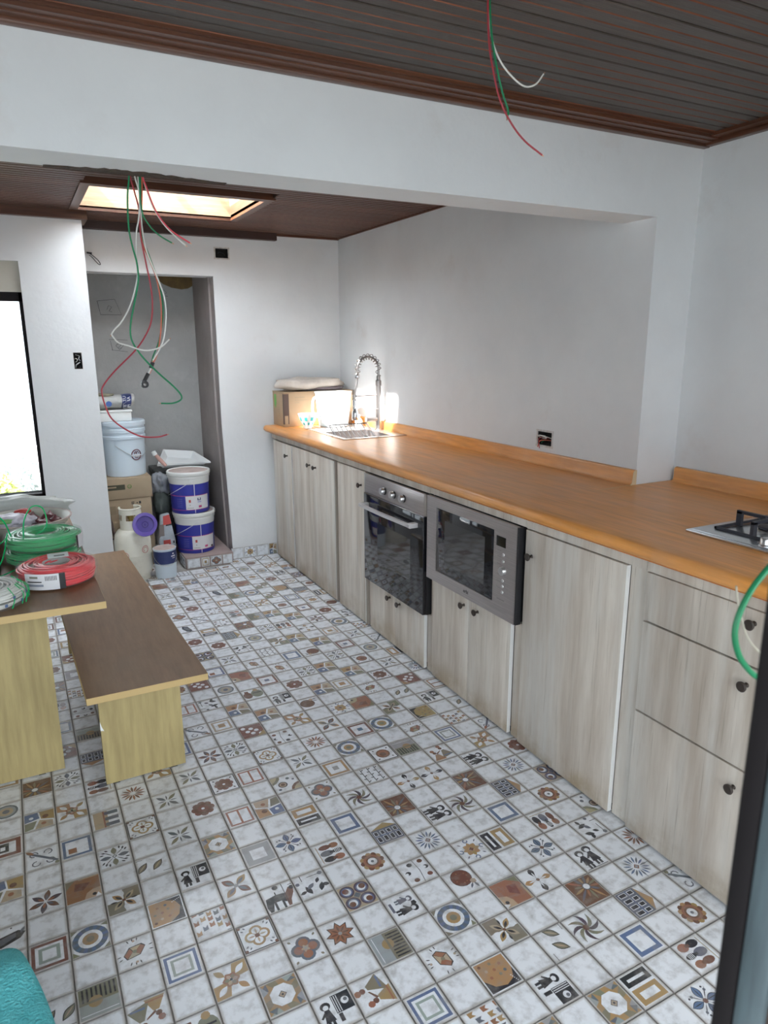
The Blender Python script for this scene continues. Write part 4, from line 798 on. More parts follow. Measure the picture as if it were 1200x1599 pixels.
for cy in (1.285, 1.02):
    q = MB(); z0 = ZT+.012; A, B = cy-.125, cy+.125; Xa, Xb = 1.905, 2.318; s_ = .0055
    for a, c in (((Xa,A),(Xb,A+.007)), ((Xa,B-.007),(Xb,B)), ((Xa,A),(Xa+.007,B)), ((Xb-.007,A),(Xb,B)), ((2.108,A),(2.115,B))): q.box((a[0],a[1],z0), (c[0],c[1],z0+.007))
    for gx in (2.005, 2.225):
        for dx, dy in ((1,0),(-1,0),(0,1),(0,-1)):
            ex = gx+dx*.098 if dx else gx; ey = cy+dy*.120 if dy else cy; ix, iy = gx+dx*.022, cy+dy*.022
            q.box((min(ex,ix)-(0 if dx else s_), min(ey,iy)-(0 if dy else s_), z0+.040), (max(ex,ix)+(0 if dx else s_), max(ey,iy)+(0 if dy else s_), z0+.050))
            q.box((ex-(.018*dx if dx > 0 else 0)-(0 if dx else s_), ey-(.018 if dy > 0 else 0)-(0 if dy else s_), z0), (ex+(.018 if dx < 0 else 0)+(0 if dx else s_), ey+(.018 if dy < 0 else 0)+(0 if dy else s_), z0+.046))
    q.build('grate', M['iron'], t)
for ky in (1.210, 1.135, 1.06, .985):
    q = MB(); q.lathe([(.020,0),(.020,.004),(.0165,.006),(.0155,.022),(.014,.024),(.0001,.024)], (1.868, ky, ZT+.010), n=22); q.build('knob', M['steel2'], t)
# ---------------------------------------------------------------- sink and tap
t = thing('sink', (2.0, 4.30, ZT), 'inset stainless steel sink with a ribbed draining board beside the tap', 'sink')
X0, X1, Y0, Y1 = 1.772, 2.222, 3.955, 4.735
q = MB(); z = ZT+.004
def P4(a, b_, c, d, z0, z1=None): q.poly([(a,c,z0),(b_,c,z0),(b_,d,z1 if z1 is not None else z0),(a,d,z1 if z1 is not None else z0)])
q.box((X0,Y0,ZT+.0004),(X1,SY[0]+.003,z)); q.box((X0,SY[0],ZT+.0004),(SX[0]+.003,SY[1],z)); q.box((SX[1]-.003,SY[0],ZT+.0004),(X1,SY[1],z)); q.box((X0,SY[1]-.003,ZT+.0004),(X1,Y1,z))
q.build('sink_rim', M['steel2'], t)
q = MB(); a, b_, c, d = SX[0]+.004, SX[1]-.004, SY[0]+.004, SY[1]-.004; zb = ZT-.16; r_ = .03
top = [(a,c,z),(b_,c,z),(b_,d,z),(a,d,z)]; bot = [(a+r_,c+r_,zb),(b_-r_,c+r_,zb),(b_-r_,d-r_,zb),(a+r_,d-r_,zb)]; mid = [(a+.006,c+.006,zb+.03),(b_-.006,c+.006,zb+.03),(b_-.006,d-.006,zb+.03),(a+.006,d-.006,zb+.03)]
for L0, L1 in ((top, mid), (mid, bot)):
    for i in range(4): q.poly([L0[i], L0[(i+1)%4], L1[(i+1)%4], L1[i]])
q.poly(bot); q.build('basin', M['steel'], t, smooth=60)
for k in range(9):
    q = MB(); x = X0+.05+k*.042; q.box((x, SY[1]+.03, z-.0002), (x+.012, Y1-.04, z+.003), ch=.0014); q.build('drainer_rib', M['steel2'], t)
t = thing('kitchen_tap', (2.185, 4.30, ZT+.004), 'tall steel spring-neck tap standing behind the sink basin', 'tap')
tx, ty, tz = 2.190, 4.30, ZT+.004
q = MB(); q.lathe([(.0001,0),(.027,0),(.027,.004),(.0215,.007),(.0215,.145),(.018,.148),(.017,.30),(.0195,.302),(.0195,.335),(.013,.34),(.0135,.365),(.009,.368),(.0001,.368)], (tx,ty,tz), n=24); q.build('pillar', M['tapsteel'], t)
q = MB(); q.tube([(tx-.015,ty,tz+.075),(tx-.085,ty,tz+.075)], .0165, n=18); q.lathe([(.0001,0),(.019,0),(.019,.012),(.0001,.012)], (tx-.085,ty,tz+.075), (-1,0,0), 20); q.build('spout', M['tapsteel'], t)
arc = [(tx, ty, tz+.365)]+[(tx-.078+.078*math.cos(a), ty, tz+.415+.078*math.sin(a)) for a in [PI*k/12 for k in range(13)]]+[(tx-.158, ty, tz+.385)]
q = MB(); q.tube(arc, .0075, n=10, smooth=2); q.build('neck_hose', M['tapsteel'], t)
core = catmull([Vector(p) for p in arc], 12); q = MB(); Lc = len(core); pts = []; turns = 12
for i in range(Lc):
    tt = core[min(i+1, Lc-1)]-core[max(i-1, 0)]; tt.normalize(); v_ = Vector((0,1,0)); u_ = v_.cross(tt); an = 2*PI*turns*i/Lc
    for e in (0,): pts.append(core[i]+(u_*math.cos(an)+v_*math.sin(an))*.0185)
q.tube(pts, .0027, n=5, smooth=2); q.build('spring', mat('dark_spring_steel', (.25,.23,.22), .3, metal=.9), t)
q = MB(); q.lathe([(.0001,0),(.013,0),(.014,.004),(.014,.028),(.010,.034),(.0001,.034)], (tx-.158,ty,tz+.352), n=20); q.build('collar', M['chrome'], t)
q = MB(); q.tube([(tx-.158,ty,tz+.355),(tx-.166,ty,tz+.30),(tx-.176,ty,tz+.25),(tx-.178,ty,tz+.20)], .006, n=10, smooth=6); q.build('hose', M['tapsteel'], t)
q = MB(); q.lathe([(.0001,-.105),(.0205,-.105),(.022,-.10),(.0205,-.055),(.014,-.035),(.012,-.03),(.012,-.012),(.014,-.010),(.014,.028),(.009,.034),(.0001,.034)], (tx-.178,ty,tz+.180), n=22); q.build('spray_head', M['chrome'], t)
q = MB(); q.tube([(tx-.01,ty,tz+.236),(tx-.165,ty,tz+.236)], .0045, n=10); q.lathe([(.018,-.006),(.018,.006),(.014,.006),(.014,-.006),(.018,-.006)], (tx-.178,ty,tz+.236), n=20); q.build('holder_arm', M['tapsteel'], t)
# washing-up things in and around the sink
t = thing('cutting_board', (1.93, 4.17, ZT), 'dark ribbed rack leaning out of the sink basin', 'rack')
q = MB()
for k in range(9): 
    f_ = k/8; q.tube([(1.83+.26*f_, 4.06, ZT-.10), (1.83+.26*f_, 4.30, ZT+.055)], .003, n=6)
q.tube([(1.82,4.06,ZT-.10),(2.10,4.06,ZT-.10),(2.10,4.30,ZT+.055),(1.82,4.30,ZT+.055)], .0045, n=6, closed=True); q.build('frame', M['black'], t); t.name = 'dish_rack'
t = thing('glass_tumbler', (1.99, 4.12, ZT-.10), 'white cup lying in the sink basin', 'cup'); t.name = 'cup'
q = MB(); q.lathe([(.0001,0),(.030,0),(.038,.09),(.035,.09),(.027,.004),(.0001,.004)], (2.05,4.09,ZT-.075), (-.6,-.1,.35), n=24); q.build('cup_body', M['white'], t)
t = thing('soap_bottle', (2.16, 4.44, ZT+.004), 'small white soap bottle behind the sink basin', 'bottle')
q = MB(); q.lathe([(.0001,0),(.024,0),(.027,.01),(.026,.05),(.015,.066),(.009,.07),(.009,.082),(.0001,.083)], (2.12,4.47,ZT+.004), n=24); bo = q.build('bottle_body', M['white'], t)
q = MB(); q.lathe([(.011,0),(.011,.014),(.0001,.016)], (2.12,4.47,ZT+.084), n=16); q.build('cap', M['paper'], t)
# ---------------------------------------------------------------- things on the worktop
t = thing('cardboard_box', (1.96, 4.90, ZT), 'brown cardboard carton on the worktop against the back wall, green sticker on its side', 'box')
A, B_ = (1.690, 4.80), (2.235, 5.025)
q = MB(); q.box((1.678, 4.790, ZT+.0008), (2.222, 5.022, ZT+.245), ch=.003); q.build('carton', M['card'], t)
q = MB(); q.box((1.675, 4.787, ZT+.2445), (2.224, 4.906, ZT+.247)); q.build('flap', M['card'], t)
q = MB(); q.box((1.675, 4.909, ZT+.2445), (2.224, 5.024, ZT+.247)); q.build('flap', M['card'], t)
q = MB(); q.box((1.678, 4.7892, ZT+.02), (1.718, 4.7898, ZT+.235)); q.box((1.6772, 4.7894, ZT+.02), (1.6778, 4.805, ZT+.235)); q.build('dark_panel', M['darkprint'], t)
q = MB(); q.box((1.685, 4.7885, ZT+.02), (1.710, 4.7890, ZT+.08)); q.build('barcode', M['card2'], t)
q = MB(); q.prism([(1.6773,4.985,ZT+.225),(1.6773,4.945,ZT+.228),(1.6773,4.94,ZT+.16),(1.6773,4.965,ZT+.125),(1.6773,4.985,ZT+.15)], (-.0008,0,0)); q.build('sticker', M['green_lbl'], t)
q = MB()
for k, (a, b2) in enumerate(((1.765,1.84),(1.765,1.88),(1.765,1.80))): q.box((a, 4.7890, ZT+.205-.018*k), (b2, 4.7898, ZT+.210-.018*k+(.003 if k == 0 else 0)))
for k in range(6): q.box((1.6768, 4.86, ZT+.13-.014*k), (1.6776, 4.90, ZT+.134-.014*k))
q.build('print_lines', M['card2'], t)
def blob(mb, c, r, seed, amp=.15, n=20, m=14, freq=2.5, flat=1.0, fn=None):
    from mathutils import noise
    b = len(mb.v)
    for i in range(m+1):
        th = PI*i/m
        for k in range(n):
            ph = 2*PI*k/n; d = Vector((math.sin(th)*math.cos(ph), math.sin(th)*math.sin(ph), math.cos(th)))
            s = 1+amp*noise.noise(d*freq+Vector((seed, seed*2, 0)))
            p = Vector((d.x*r[0]*s, d.y*r[1]*s, (abs(d.z)**flat*(1 if d.z > 0 else -1))*r[2]*s))
            if fn: p = fn(p)
            mb.v.append((c[0]+p.x, c[1]+p.y, c[2]+p.z))
    for i in range(m):
        for k in range(n): mb.f.append((b+i*n+k, b+i*n+(k+1)%n, b+(i+1)*n+(k+1)%n, b+(i+1)*n+k)); mb.c.append(None); mb.m.append(0)
t = thing('folded_sack', (1.92, 4.90, ZT+.247), 'folded off-white sack slumped on the cardboard carton', 'sack')
q = MB(); blob(q, (1.920, 4.905, ZT+.298), (.262, .100, .046), 3, amp=.22, n=36, m=20, freq=2.2, flat=.6); q.build('sack_cloth', mat('offwhite_sack', (.66,.60,.54), .85, col2=(.5,.44,.39), scale=9, bump=.5, bscale=30), t, smooth=80)
q = MB(); blob(q, (2.02, 4.895, ZT+.262), (.17, .09, .014), 8, amp=.2, n=30, m=12, flat=.5); q.build('dark_fold', mat('grey_sack_fold', (.22,.18,.19), .8, bump=.5, bscale=30), t, smooth=80)
t = thing('plastic_jug', (1.98, 4.66, ZT+.005), 'big white plastic jug with a side handle, sunlit on the draining board', 'jug')
q = MB(); q.lathe([(.0001,0),(.098,0),(.104,.006),(.118,.12),(.128,.232),(.132,.236),(.132,.242),(.124,.240),(.112,.12),(.098,.012),(.0001,.010)], (2.005,4.652,ZT+.0075), n=40); q.build('jug_body', M['white'], t)
q = MB(); q.tube([(1.885,4.63,ZT+.215),(1.845,4.62,ZT+.21),(1.832,4.62,ZT+.16),(1.84,4.62,ZT+.10),(1.893,4.64,ZT+.07)], .009, n=10, smooth=6); q.build('handle', M['white'], t)
t = thing('patterned_bowl', (1.752, 4.645, ZT+.0005), 'small white bowl with teal decoration in front of the carton', 'bowl')
q = MB(); q.lathe([(.0001,0),(.026,0),(.028,.006),(.050,.05),(.068,.102),(.065,.102),(.047,.052),(.024,.010),(.0001,.010)], (1.785,4.60,ZT+.007), n=32); bo = q.build('bowl_body', M['white'], t)
q = MB()
for k in range(8): 
    a = k*PI/4; q.lathe([(.0528,.055),(.0613,.080)], (1.785,4.60,ZT+.007), n=3, a0=a, a1=a+.38)
for k in range(8): 
    a = k*PI/4+.4; q.lathe([(.0395,.026),(.0472,.043)], (1.785,4.60,ZT+.007), n=3, a0=a, a1=a+.3)
q.build('teal_pattern', mat('teal_glaze', (.05,.42,.42), .3), t, fix=False)
# ---------------------------------------------------------------- bench and table
def slab_leg_table(name, label, cat, corners, ztop, th, legs):
    cx = sum(c[0] for c in corners)/4; cy = sum(c[1] for c in corners)/4
    t = thing(name, (cx, cy, 0), label, cat)
    q = MB(); q.prism([(x, y, ztop-th) for x, y in corners], (0,0,th))
    o = q.build('top_board', [M['benchtop']], t, smooth=0)
    q = MB(); e = .0006
    n = 4; c0 = Vector((cx, cy, 0))
    ring = [(cx+(x-cx)*1.0+(.0008 if x > cx else -.0008), cy+(y-cy)+(.0008 if y > cy else -.0008)) for x, y in corners]
    for i in range(4):
        a, b2 = ring[i], ring[(i+1)%4]; ai, bi = corners[i], corners[(i+1)%4]
        q.poly([(*a, ztop-th+e), (*b2, ztop-th+e), (*b2, ztop-.0005), (*a, ztop-.0005)]); q.poly([(*a, ztop-.0005), (*b2, ztop-.0005), (*bi, ztop-.0002), (*ai, ztop-.0002)])
    q.build('edge_band', M['benchedge'], o, smooth=0, fix=False)
    for (p, d, w, hgt) in legs:
        q = MB(); ux, uy = d; L_ = math.hypot(ux, uy); ux /= L_; uy /= L_
        x, y = p; th_ = .026
        q.prism([(x, y, .004), (x+ux*w, y+uy*w, .004), (x+ux*w-uy*th_, y+uy*w+ux*th_, .004), (x-uy*th_, y+ux*th_, .004)], (0,0,hgt-.004))
        lg = q.build('leg_panel', M['benchleg'], t, smooth=0)
        for f_ in (.12, .85):
            fx, fy = x+ux*w*f_-uy*th_/2, y+uy*w*f_+ux*th_/2; q = MB(); q.box((fx-.012, fy-.012, 0), (fx+.012, fy+.012, .005)); q.build('foot_pad', M['black'], lg)
    return t
bt = slab_leg_table('bench', 'low wooden bench with a dark walnut top and two yellow oak leg panels', 'bench', [(.087,2.243),(.475,2.243),(.424,3.945),(.036,3.935)], .450, .024,
    [((.130, 2.44), (.283, .006), .283, .426), ((.088, 3.70), (.283, .006), .283, .426)])
q = MB(); q.prism([(.1285,2.4385,.258),(.1285,2.4385,.222),(.140,2.4385,.219),(.134,2.4385,.235)], (0,-.001,0)); q.build('white_chip', M['white'], bt, smooth=0)
tb = slab_leg_table('table', 'wooden table with dark walnut top holding the cable coils', 'table', [(-.66,2.31),(.178,2.293),(.150,3.84),(-.70,3.86)], .750, .024,
    [((-.52, 2.625), (.523, -.003), .523, .726), ((-.54, 3.50), (.523, -.003), .523, .726)])
for i, px in enumerate((.0,)):
    bpy.data.objects
# second bench on the far side of the table is outside the picture and left out
# ---------------------------------------------------------------- coils of cable
def coil(name, label, c, R_, r, h, wm, loops, seed, film=None, tags=(), tilt=(0,0), film_m='film'):
    t = thing(name, (c[0], c[1], c[2]), label, 'cable coil', 'coils of electrical cable on the table')
    rd = random.Random(seed); q = MB()
    for k in range(loops):
        a = 2*PI*k/loops; rr = .72+.28*rd.random()
        for (fr_, fz) in (((math.cos(a))*rr, (math.sin(a))*rr),):
            sq = lambda v: math.copysign(abs(v)**.6, v); R2 = R_+r*sq(fr_)*.92; z = h/2+(h/2-.004)*sq(fz); ph = rd.random()*6
            pts = [(c[0]+(R2+.0025*math.sin(3*x+ph))*math.cos(x), c[1]+(R2+.0025*math.sin(3*x+ph))*math.sin(x), c[2]+z+.002*math.sin(2*x+ph)+tilt[0]*math.cos(x)*R_+tilt[1]*math.sin(x)*R_) for x in [2*PI*i/40 for i in range(40)]]
            q.tube(pts, .0034, n=6, closed=True)
    q.build('wire_loops', wm, t, fix=False)
    if film:
        q = MB(); from mathutils import noise
        n1, n2 = 64, 18; vs = []
        for i in range(n1):
            x = 2*PI*i/n1
            for k in range(n2):
                a = 2*PI*k/n2; s = 1+.07*noise.noise(Vector((math.cos(x)*5, math.sin(x)*5, a*1.6+seed)))
                sq = lambda v: math.copysign(abs(v)**.6, v); R2 = R_+(r+.004)*sq(math.cos(a))*s; z = h/2+(h/2+.0035)*sq(math.sin(a))*(1.0 if math.sin(a) < 0 else s)
                vs.append((c[0]+R2*math.cos(x), c[1]+R2*math.sin(x), c[2]+max(z, .0004)+tilt[0]*math.cos(x)*R_+tilt[1]*math.sin(x)*R_))
        q.mesh(vs, [(i*n2+k, ((i+1)%n1)*n2+k, ((i+1)%n1)*n2+(k+1)%n2, i*n2+(k+1)%n2) for i in range(n1) for k in range(n2)])
        q.build('plastic_wrap', M[film_m], t, fix=False, smooth=80)
    return t
ct = coil('cable_coil', 'red cable coil in clear wrap at the table corner, white barcode label on its side', (.055, 2.606, .7505), .080, .050, .068, M['coilred'], 46, 4, film=True)
def curved(parent, name, m, cx, cy, R_, z0, z1, a0, a1, n=10, off=.0):
    q = MB(); q.lathe([(R_, z0), (R_, z1)], (cx, cy, 0), n=n, a0=a0, a1=a1, ref=(1,0,0)); return q.build(name, m, parent, fix=False)
def ang(d): return math.radians(d)
lb = curved(ct, 'label', M['paper'], .055, 2.606, .1365, .757, .812, ang(222), ang(277))
curved(lb, 'label_bar', M['black'], .055, 2.606, .1369, .757, .812, ang(270), ang(278))
curved(lb, 'label_line', M['black'], .055, 2.606, .1369, .783, .787, ang(226), ang(247))
curved(lb, 'label_line', mat('grey_ink', (.25,.27,.33), .6), .055, 2.606, .1369, .769, .777, ang(226), ang(249)); curved(lb, 'label_line', M['greyprint'], .055, 2.606, .1369, .797, .804, ang(230), ang(242))
for k in range(8): curved(lb, 'barcode_bar', M['black'], .055, 2.606, .1369, .789, .805, ang(252+k*2), ang(252.9+k*2), n=2)
q = MB(); q.box((.030, 2.625, .8225), (.098, 2.685, .824)); lb = q.build('top_label', mat('grey_top_label', (.55,.6,.6), .5), ct)
q = MB(); q.box((.05, 2.640, .824), (.085, 2.655, .8245)); q.build('print_lines', M['black'], lb)
q = MB(); q.lathe([(.045,.066),(.03,.05),(.0001,.045)], (.055,2.606,.7505), n=24); q.build('inner_film', M['film2'], ct)
cg = coil('cable_coil', 'lower green cable coil in cloudy wrap, beneath the upper green coil', (.022, 2.890, .7505), .088, .048, .052, M['coilgreen'], 34, 9, film=True, film_m='film')
cg2 = coil('cable_coil', 'upper green cable coil with a loose loop, stacked on the lower green coil', (.028, 2.890, .8065), .088, .048, .058, M['coilgreen'], 40, 12, film=True, film_m='film')
q = MB(); q.tube([(-.04,2.80,.860),(-.03,2.83,.925),(.0,2.86,.965),(.035,2.87,.955),(.045,2.87,.90),(.03,2.85,.875),(.0,2.82,.866)], .0024, n=6, smooth=6); q.build('loose_loop', M['coilgreen'], cg2)
q = MB(); q.tube([(-.095,2.86,.857),(-.13,2.80,.845),(-.22,2.75,.82)], .0024, n=6, smooth=6); q.tube([(-.08,2.86,.86),(-.10,2.84,.93),(-.15,2.80,.98),(-.2,2.76,.99)], .0028, n=6, smooth=6); q.tube([(-.09,2.84,.88),(-.12,2.72,.80),(-.19,2.62,.765)], .0024, n=6, smooth=6); q.tube([(.0,2.77,.79),(-.08,2.70,.775),(-.18,2.63,.762)], .0024, n=6, smooth=6); q.build('loose_ends', M['coilgreen'], cg2)
lb = curved(cg2, 'label', M['paper'], .028, 2.890, .1400, .800, .850, ang(322), ang(345))
curved(lb, 'label_bar', M['black'], .028, 2.890, .1404, .800, .850, ang(321), ang(325))
cw_ = coil('cable_coil', 'white and green cable coil wrapped in printed film, nearest the table edge', (-.168, 2.440, .7505), .070, .055, .062, M['wwhite'], 44, 21, film=True)
q = MB()
for k in range(6):
    a = ang(-52+k*14+7*(k%2)); R2 = .130-.004*(k%2); q.tube([(-.168+R2*math.cos(a), 2.440+R2*math.sin(a), .757), (-.168+R2*1.0*math.cos(a+.10), 2.440+R2*math.sin(a+.10), .79), (-.168+.10*math.cos(a+.16), 2.440+.10*math.sin(a+.16), .816)], .0016, n=5, smooth=3)
q.build('green_strands', M['coilgreen'], cw_)
q = MB()
for k in range(7):
    a = ang(-88+k*13); z = .768+.018*(k%2); q.lathe([(.1315, z),(.1315, z+.010)], (-.168,2.440,0), n=2, a0=a, a1=a+.07)
q.build('blue_print', mat('blue_print', (.08,.13,.25), .5), cw_, fix=False)
# ---------------------------------------------------------------- bowl of onions, plastic bags and the rest of the table clutter
t = thing('enamel_bowl', (-.03, 3.22, .7505), 'wide cream bowl of onions and bagged vegetables behind the green coils', 'bowl')
q = MB(); q.lathe([(.0001,0),(.085,0),(.09,.006),(.145,.045),(.172,.092),(.180,.098),(.174,.100),(.166,.094),(.138,.05),(.085,.012),(.0001,.010)], (-.03,3.215,.7505), n=48); q.build('bowl_body', M['enamel'], t)
q = MB(); q.lathe([(.1805,.0965),(.1815,.1005),(.174,.1015)], (-.03,3.215,.7505), n=48); q.build('rim', M['pinkmud'], t)
rd = random.Random(2)
for k, (x, y, z, r_) in enumerate(((.04,3.155,.815,.032),(.085,3.205,.817,.028),(.06,3.265,.820,.032),(-.005,3.285,.820,.030),(.015,3.215,.812,.030))):
    t = thing('onion', (x, y, z-r_), 'red onion ' + ('at the right front of the cream bowl', 'furthest right in the cream bowl', 'at the back right of the cream bowl', 'at the back of the cream bowl beside the bag', 'in the middle of the cream bowl')[k], 'onion', 'red onions in the cream bowl'); q = MB()
    q.lathe([(.0001,-r_),(r_*.5,-r_*.85),(r_*.95,-r_*.3),(r_,.1*r_),(r_*.8,r_*.65),(r_*.3,r_*.95),(r_*.12,r_*1.2),(.0001,r_*1.3)], (x,y,z), (.3*rd.random(),.3*rd.random(),1), n=20); q.build('bulb', M['onion'], t)
t = thing('vegetable_bag', (-.09, 3.17, .84), 'crumpled clear bag with red and green print, in the bowl', 'bag')
q = MB(); blob(q, (-.08,3.18,.848), (.085,.075,.028), 5, amp=.35, n=30, m=18, freq=3); q.build('bag_film', mat('lilac_clear_bag', (.58,.56,.64), .3, bump=.6, bscale=40, alpha=.9), t, smooth=80)
q = MB(); blob(q, (-.035,3.235,.872), (.034,.02,.012), 6, amp=.2); q.build('red_print', M['redprint'], t, smooth=80)
q = MB(); blob(q, (-.10,3.115,.862), (.030,.014,.010), 7, amp=.2); q.build('green_print', mat('pale_green_print', (.16,.35,.12), .5), t, smooth=80)
t = thing('plastic_bag', (-.05, 3.50, .7505), 'long cloudy clear plastic bag draped behind the cream bowl', 'bag')
q = MB(); blob(q, (-.10,3.47,.835), (.26,.085,.062), 11, amp=.28, n=44, m=22, freq=2.6, flat=.8); q.build('bag_film', M['film2'], t, smooth=80)
q = MB(); blob(q, (-.10,3.47,.80), (.21,.07,.045), 14, amp=.2, n=24, m=14); q.build('contents', mat('grey_contents', (.34,.35,.33), .7, col2=(.45,.45,.42), scale=12), t, smooth=80)
t = thing('bread_bag', (-.19, 2.98, .7505), 'bag of browned food at the left edge, with green wires over it', 'bag')
q = MB(); blob(q, (-.20,3.00,.80), (.07,.08,.048), 17, amp=.3, n=24, m=16); q.build('food', M['bread'], t, smooth=80)
q = MB(); blob(q, (-.205,2.985,.812), (.064,.078,.052), 19, amp=.3, n=24, m=16); q.build('bag_film', M['film'], t, smooth=80)
t = thing('black_pouch', (-.17, 2.80, .7505), 'flat black pouch left of the green coils', 'pouch')
q = MB(); q.box((-.28,2.745,.7508), (-.125,2.90,.775), ch=.008); q.build('pouch_body', M['blackbag'], t)
q = MB(); q.box((-.165,2.80,.7752), (-.135,2.835,.7762)); q.build('silver_tag', M['steel2'], t)
t = thing('cardboard_sheet', (-.16, 2.60, .7505), 'small sheet of grey-brown card behind the white cable coil', 'card')
q = MB(); q.box((-.30,2.575,.7506), (-.062,2.705,.7535)); q.build('card_sheet', mat('pale_card', (.36,.33,.25), .6, col2=(.30,.27,.2), scale=8), t)
# ---------------------------------------------------------------- gas cylinder and its neighbours
t = thing('gas_cylinder', (.560, 4.80, 0), 'worn cream gas cylinder with handle collar, beside the bench end', 'gas cylinder')
gx, gy = .580, 4.815
q = MB(); q.lathe([(.0001,.02),(.085,.022),(.108,.04),(.118,.075),(.118,.178),(.1195,.182),(.118,.186),(.118,.27),(.110,.315),(.088,.345),(.06,.358),(.0001,.36)], (gx,gy,0), n=48); q.build('tank', M['cream_metal'], t)
q = MB(); q.lathe([(.098,0),(.098,.035),(.093,.035),(.093,0),(.098,0)], (gx,gy,.0005), n=36); q.build('foot_ring', M['cream_metal'], t)
q = MB(); A0, A1 = ang(150), ang(420)
def shroud(z0, z1, a0, a1): q.lathe([(.072,z0),(.069,z1),(.065,z1),(.068,z0),(.072,z0)], (gx,gy,0), n=max(3, int((a1-a0)/.12)), a0=a0, a1=a1)
shroud(.335,.415,A0,A1); shroud(.455,.490,A0,A1); 
for a, w_ in ((A0,.5), (ang(212),.45), (ang(292),.7), (ang(5),.5)): shroud(.414,.456,a,a+w_)
q.lathe([(.071,.488),(.075,.494),(.072,.500),(.064,.498),(.063,.489)], (gx,gy,0), n=28, a0=A0, a1=A1); q.build('collar', M['cream_metal'], t)
q = MB(); q.lathe([(.0001,.355),(.018,.355),(.018,.39),(.012,.392),(.012,.42),(.020,.422),(.020,.44),(.0001,.442)], (gx,gy,0), n=18); q.tube([(gx,gy,.405),(gx+.04,gy-.02,.405)], .008, n=8); q.build('valve', mat('brass', (.45,.33,.12), .35, metal=.9), t)
for a, zc in ((ang(303), .222), (ang(236), .19)):
    q = MB()
    for rr, rw in ((.024,.003),(.014,.0025)):
        pts = [(gx+.1187*math.cos(a+rr*math.cos(x)/.1187), gy+.1187*math.sin(a+rr*math.cos(x)/.1187), zc+rr*math.sin(x)) for x in [2*PI*i/20 for i in range(20)]][:20 if rr > .02 else 15]
        q.tube(pts, rw*.6, n=4, closed=rr > .02)
    q.build('red_mark', M['redprint'], t, fix=False)
t = thing('purple_lid', (.655, 4.67, .38), 'round purple plastic lid hanging on the gas cylinder collar', 'lid')
ax = Vector((-.22,-.95,.30)).normalized(); pc_ = (.652, 4.690, .396)
q = MB(); q.lathe([(.0001,-.004),(.020,-.004),(.022,0),(.052,.0),(.058,.012),(.076,.014),(.079,.010),(.076,.007),(.060,.006),(.054,-.008),(.0001,-.009)], pc_, ax, n=44); q.m = [1 if (i//44) < 3 else 0 for i in range(len(q.f))]; q.build('lid_body', [M['purple'], M['purple_d']], t)
q = MB(); q.lathe([(.010,-.003),(.011,.001),(.013,.001),(.014,-.003)], pc_, ax, n=24); q.build('centre_ring', M['purple'], t)
t = thing('paint_can', (.775, 4.765, 0), 'small white paint can with navy band, between cylinder and step', 'paint can')
q = MB(); q.lathe([(.0001,.003),(.066,.003),(.069,0),(.070,.006),(.0725,.10),(.0745,.19),(.077,.197),(.077,.203),(.073,.204),(.072,.199),(.0001,.199)], (.775,4.765,0), n=40); q.build('can_body', M['whitebucket'], t)
q = MB(); q.lathe([(.0001,.2000),(.0705,.2000),(.0715,.203),(.0001,.2035)], (.775,4.765,0), n=36); q.build('can_top', M['pinkmud'], t)
curved(t, 'navy_band', M['navy'], .775, 4.765, .0757, .103, .190, 0, 2*PI-.001, n=40)
curved(t, 'label_text', M['paper'], .775, 4.765, .0762, .150, .158, ang(292), ang(318)); curved(t, 'label_text', M['paper'], .775, 4.765, .0762, .138, .142, ang(298), ang(316)); curved(t, 'label_text', M['paper'], .775, 4.765, .0762, .166, .176, ang(300), ang(310))
q = MB(); q.tube([(.775-.078*math.cos(x), 4.765-.080*abs(math.sin(x))-.002, .165-.075*math.sin(x)) for x in [PI*i/14 for i in range(15)]], .0016, n=5); q.build('wire_handle', M['steel2'], t)
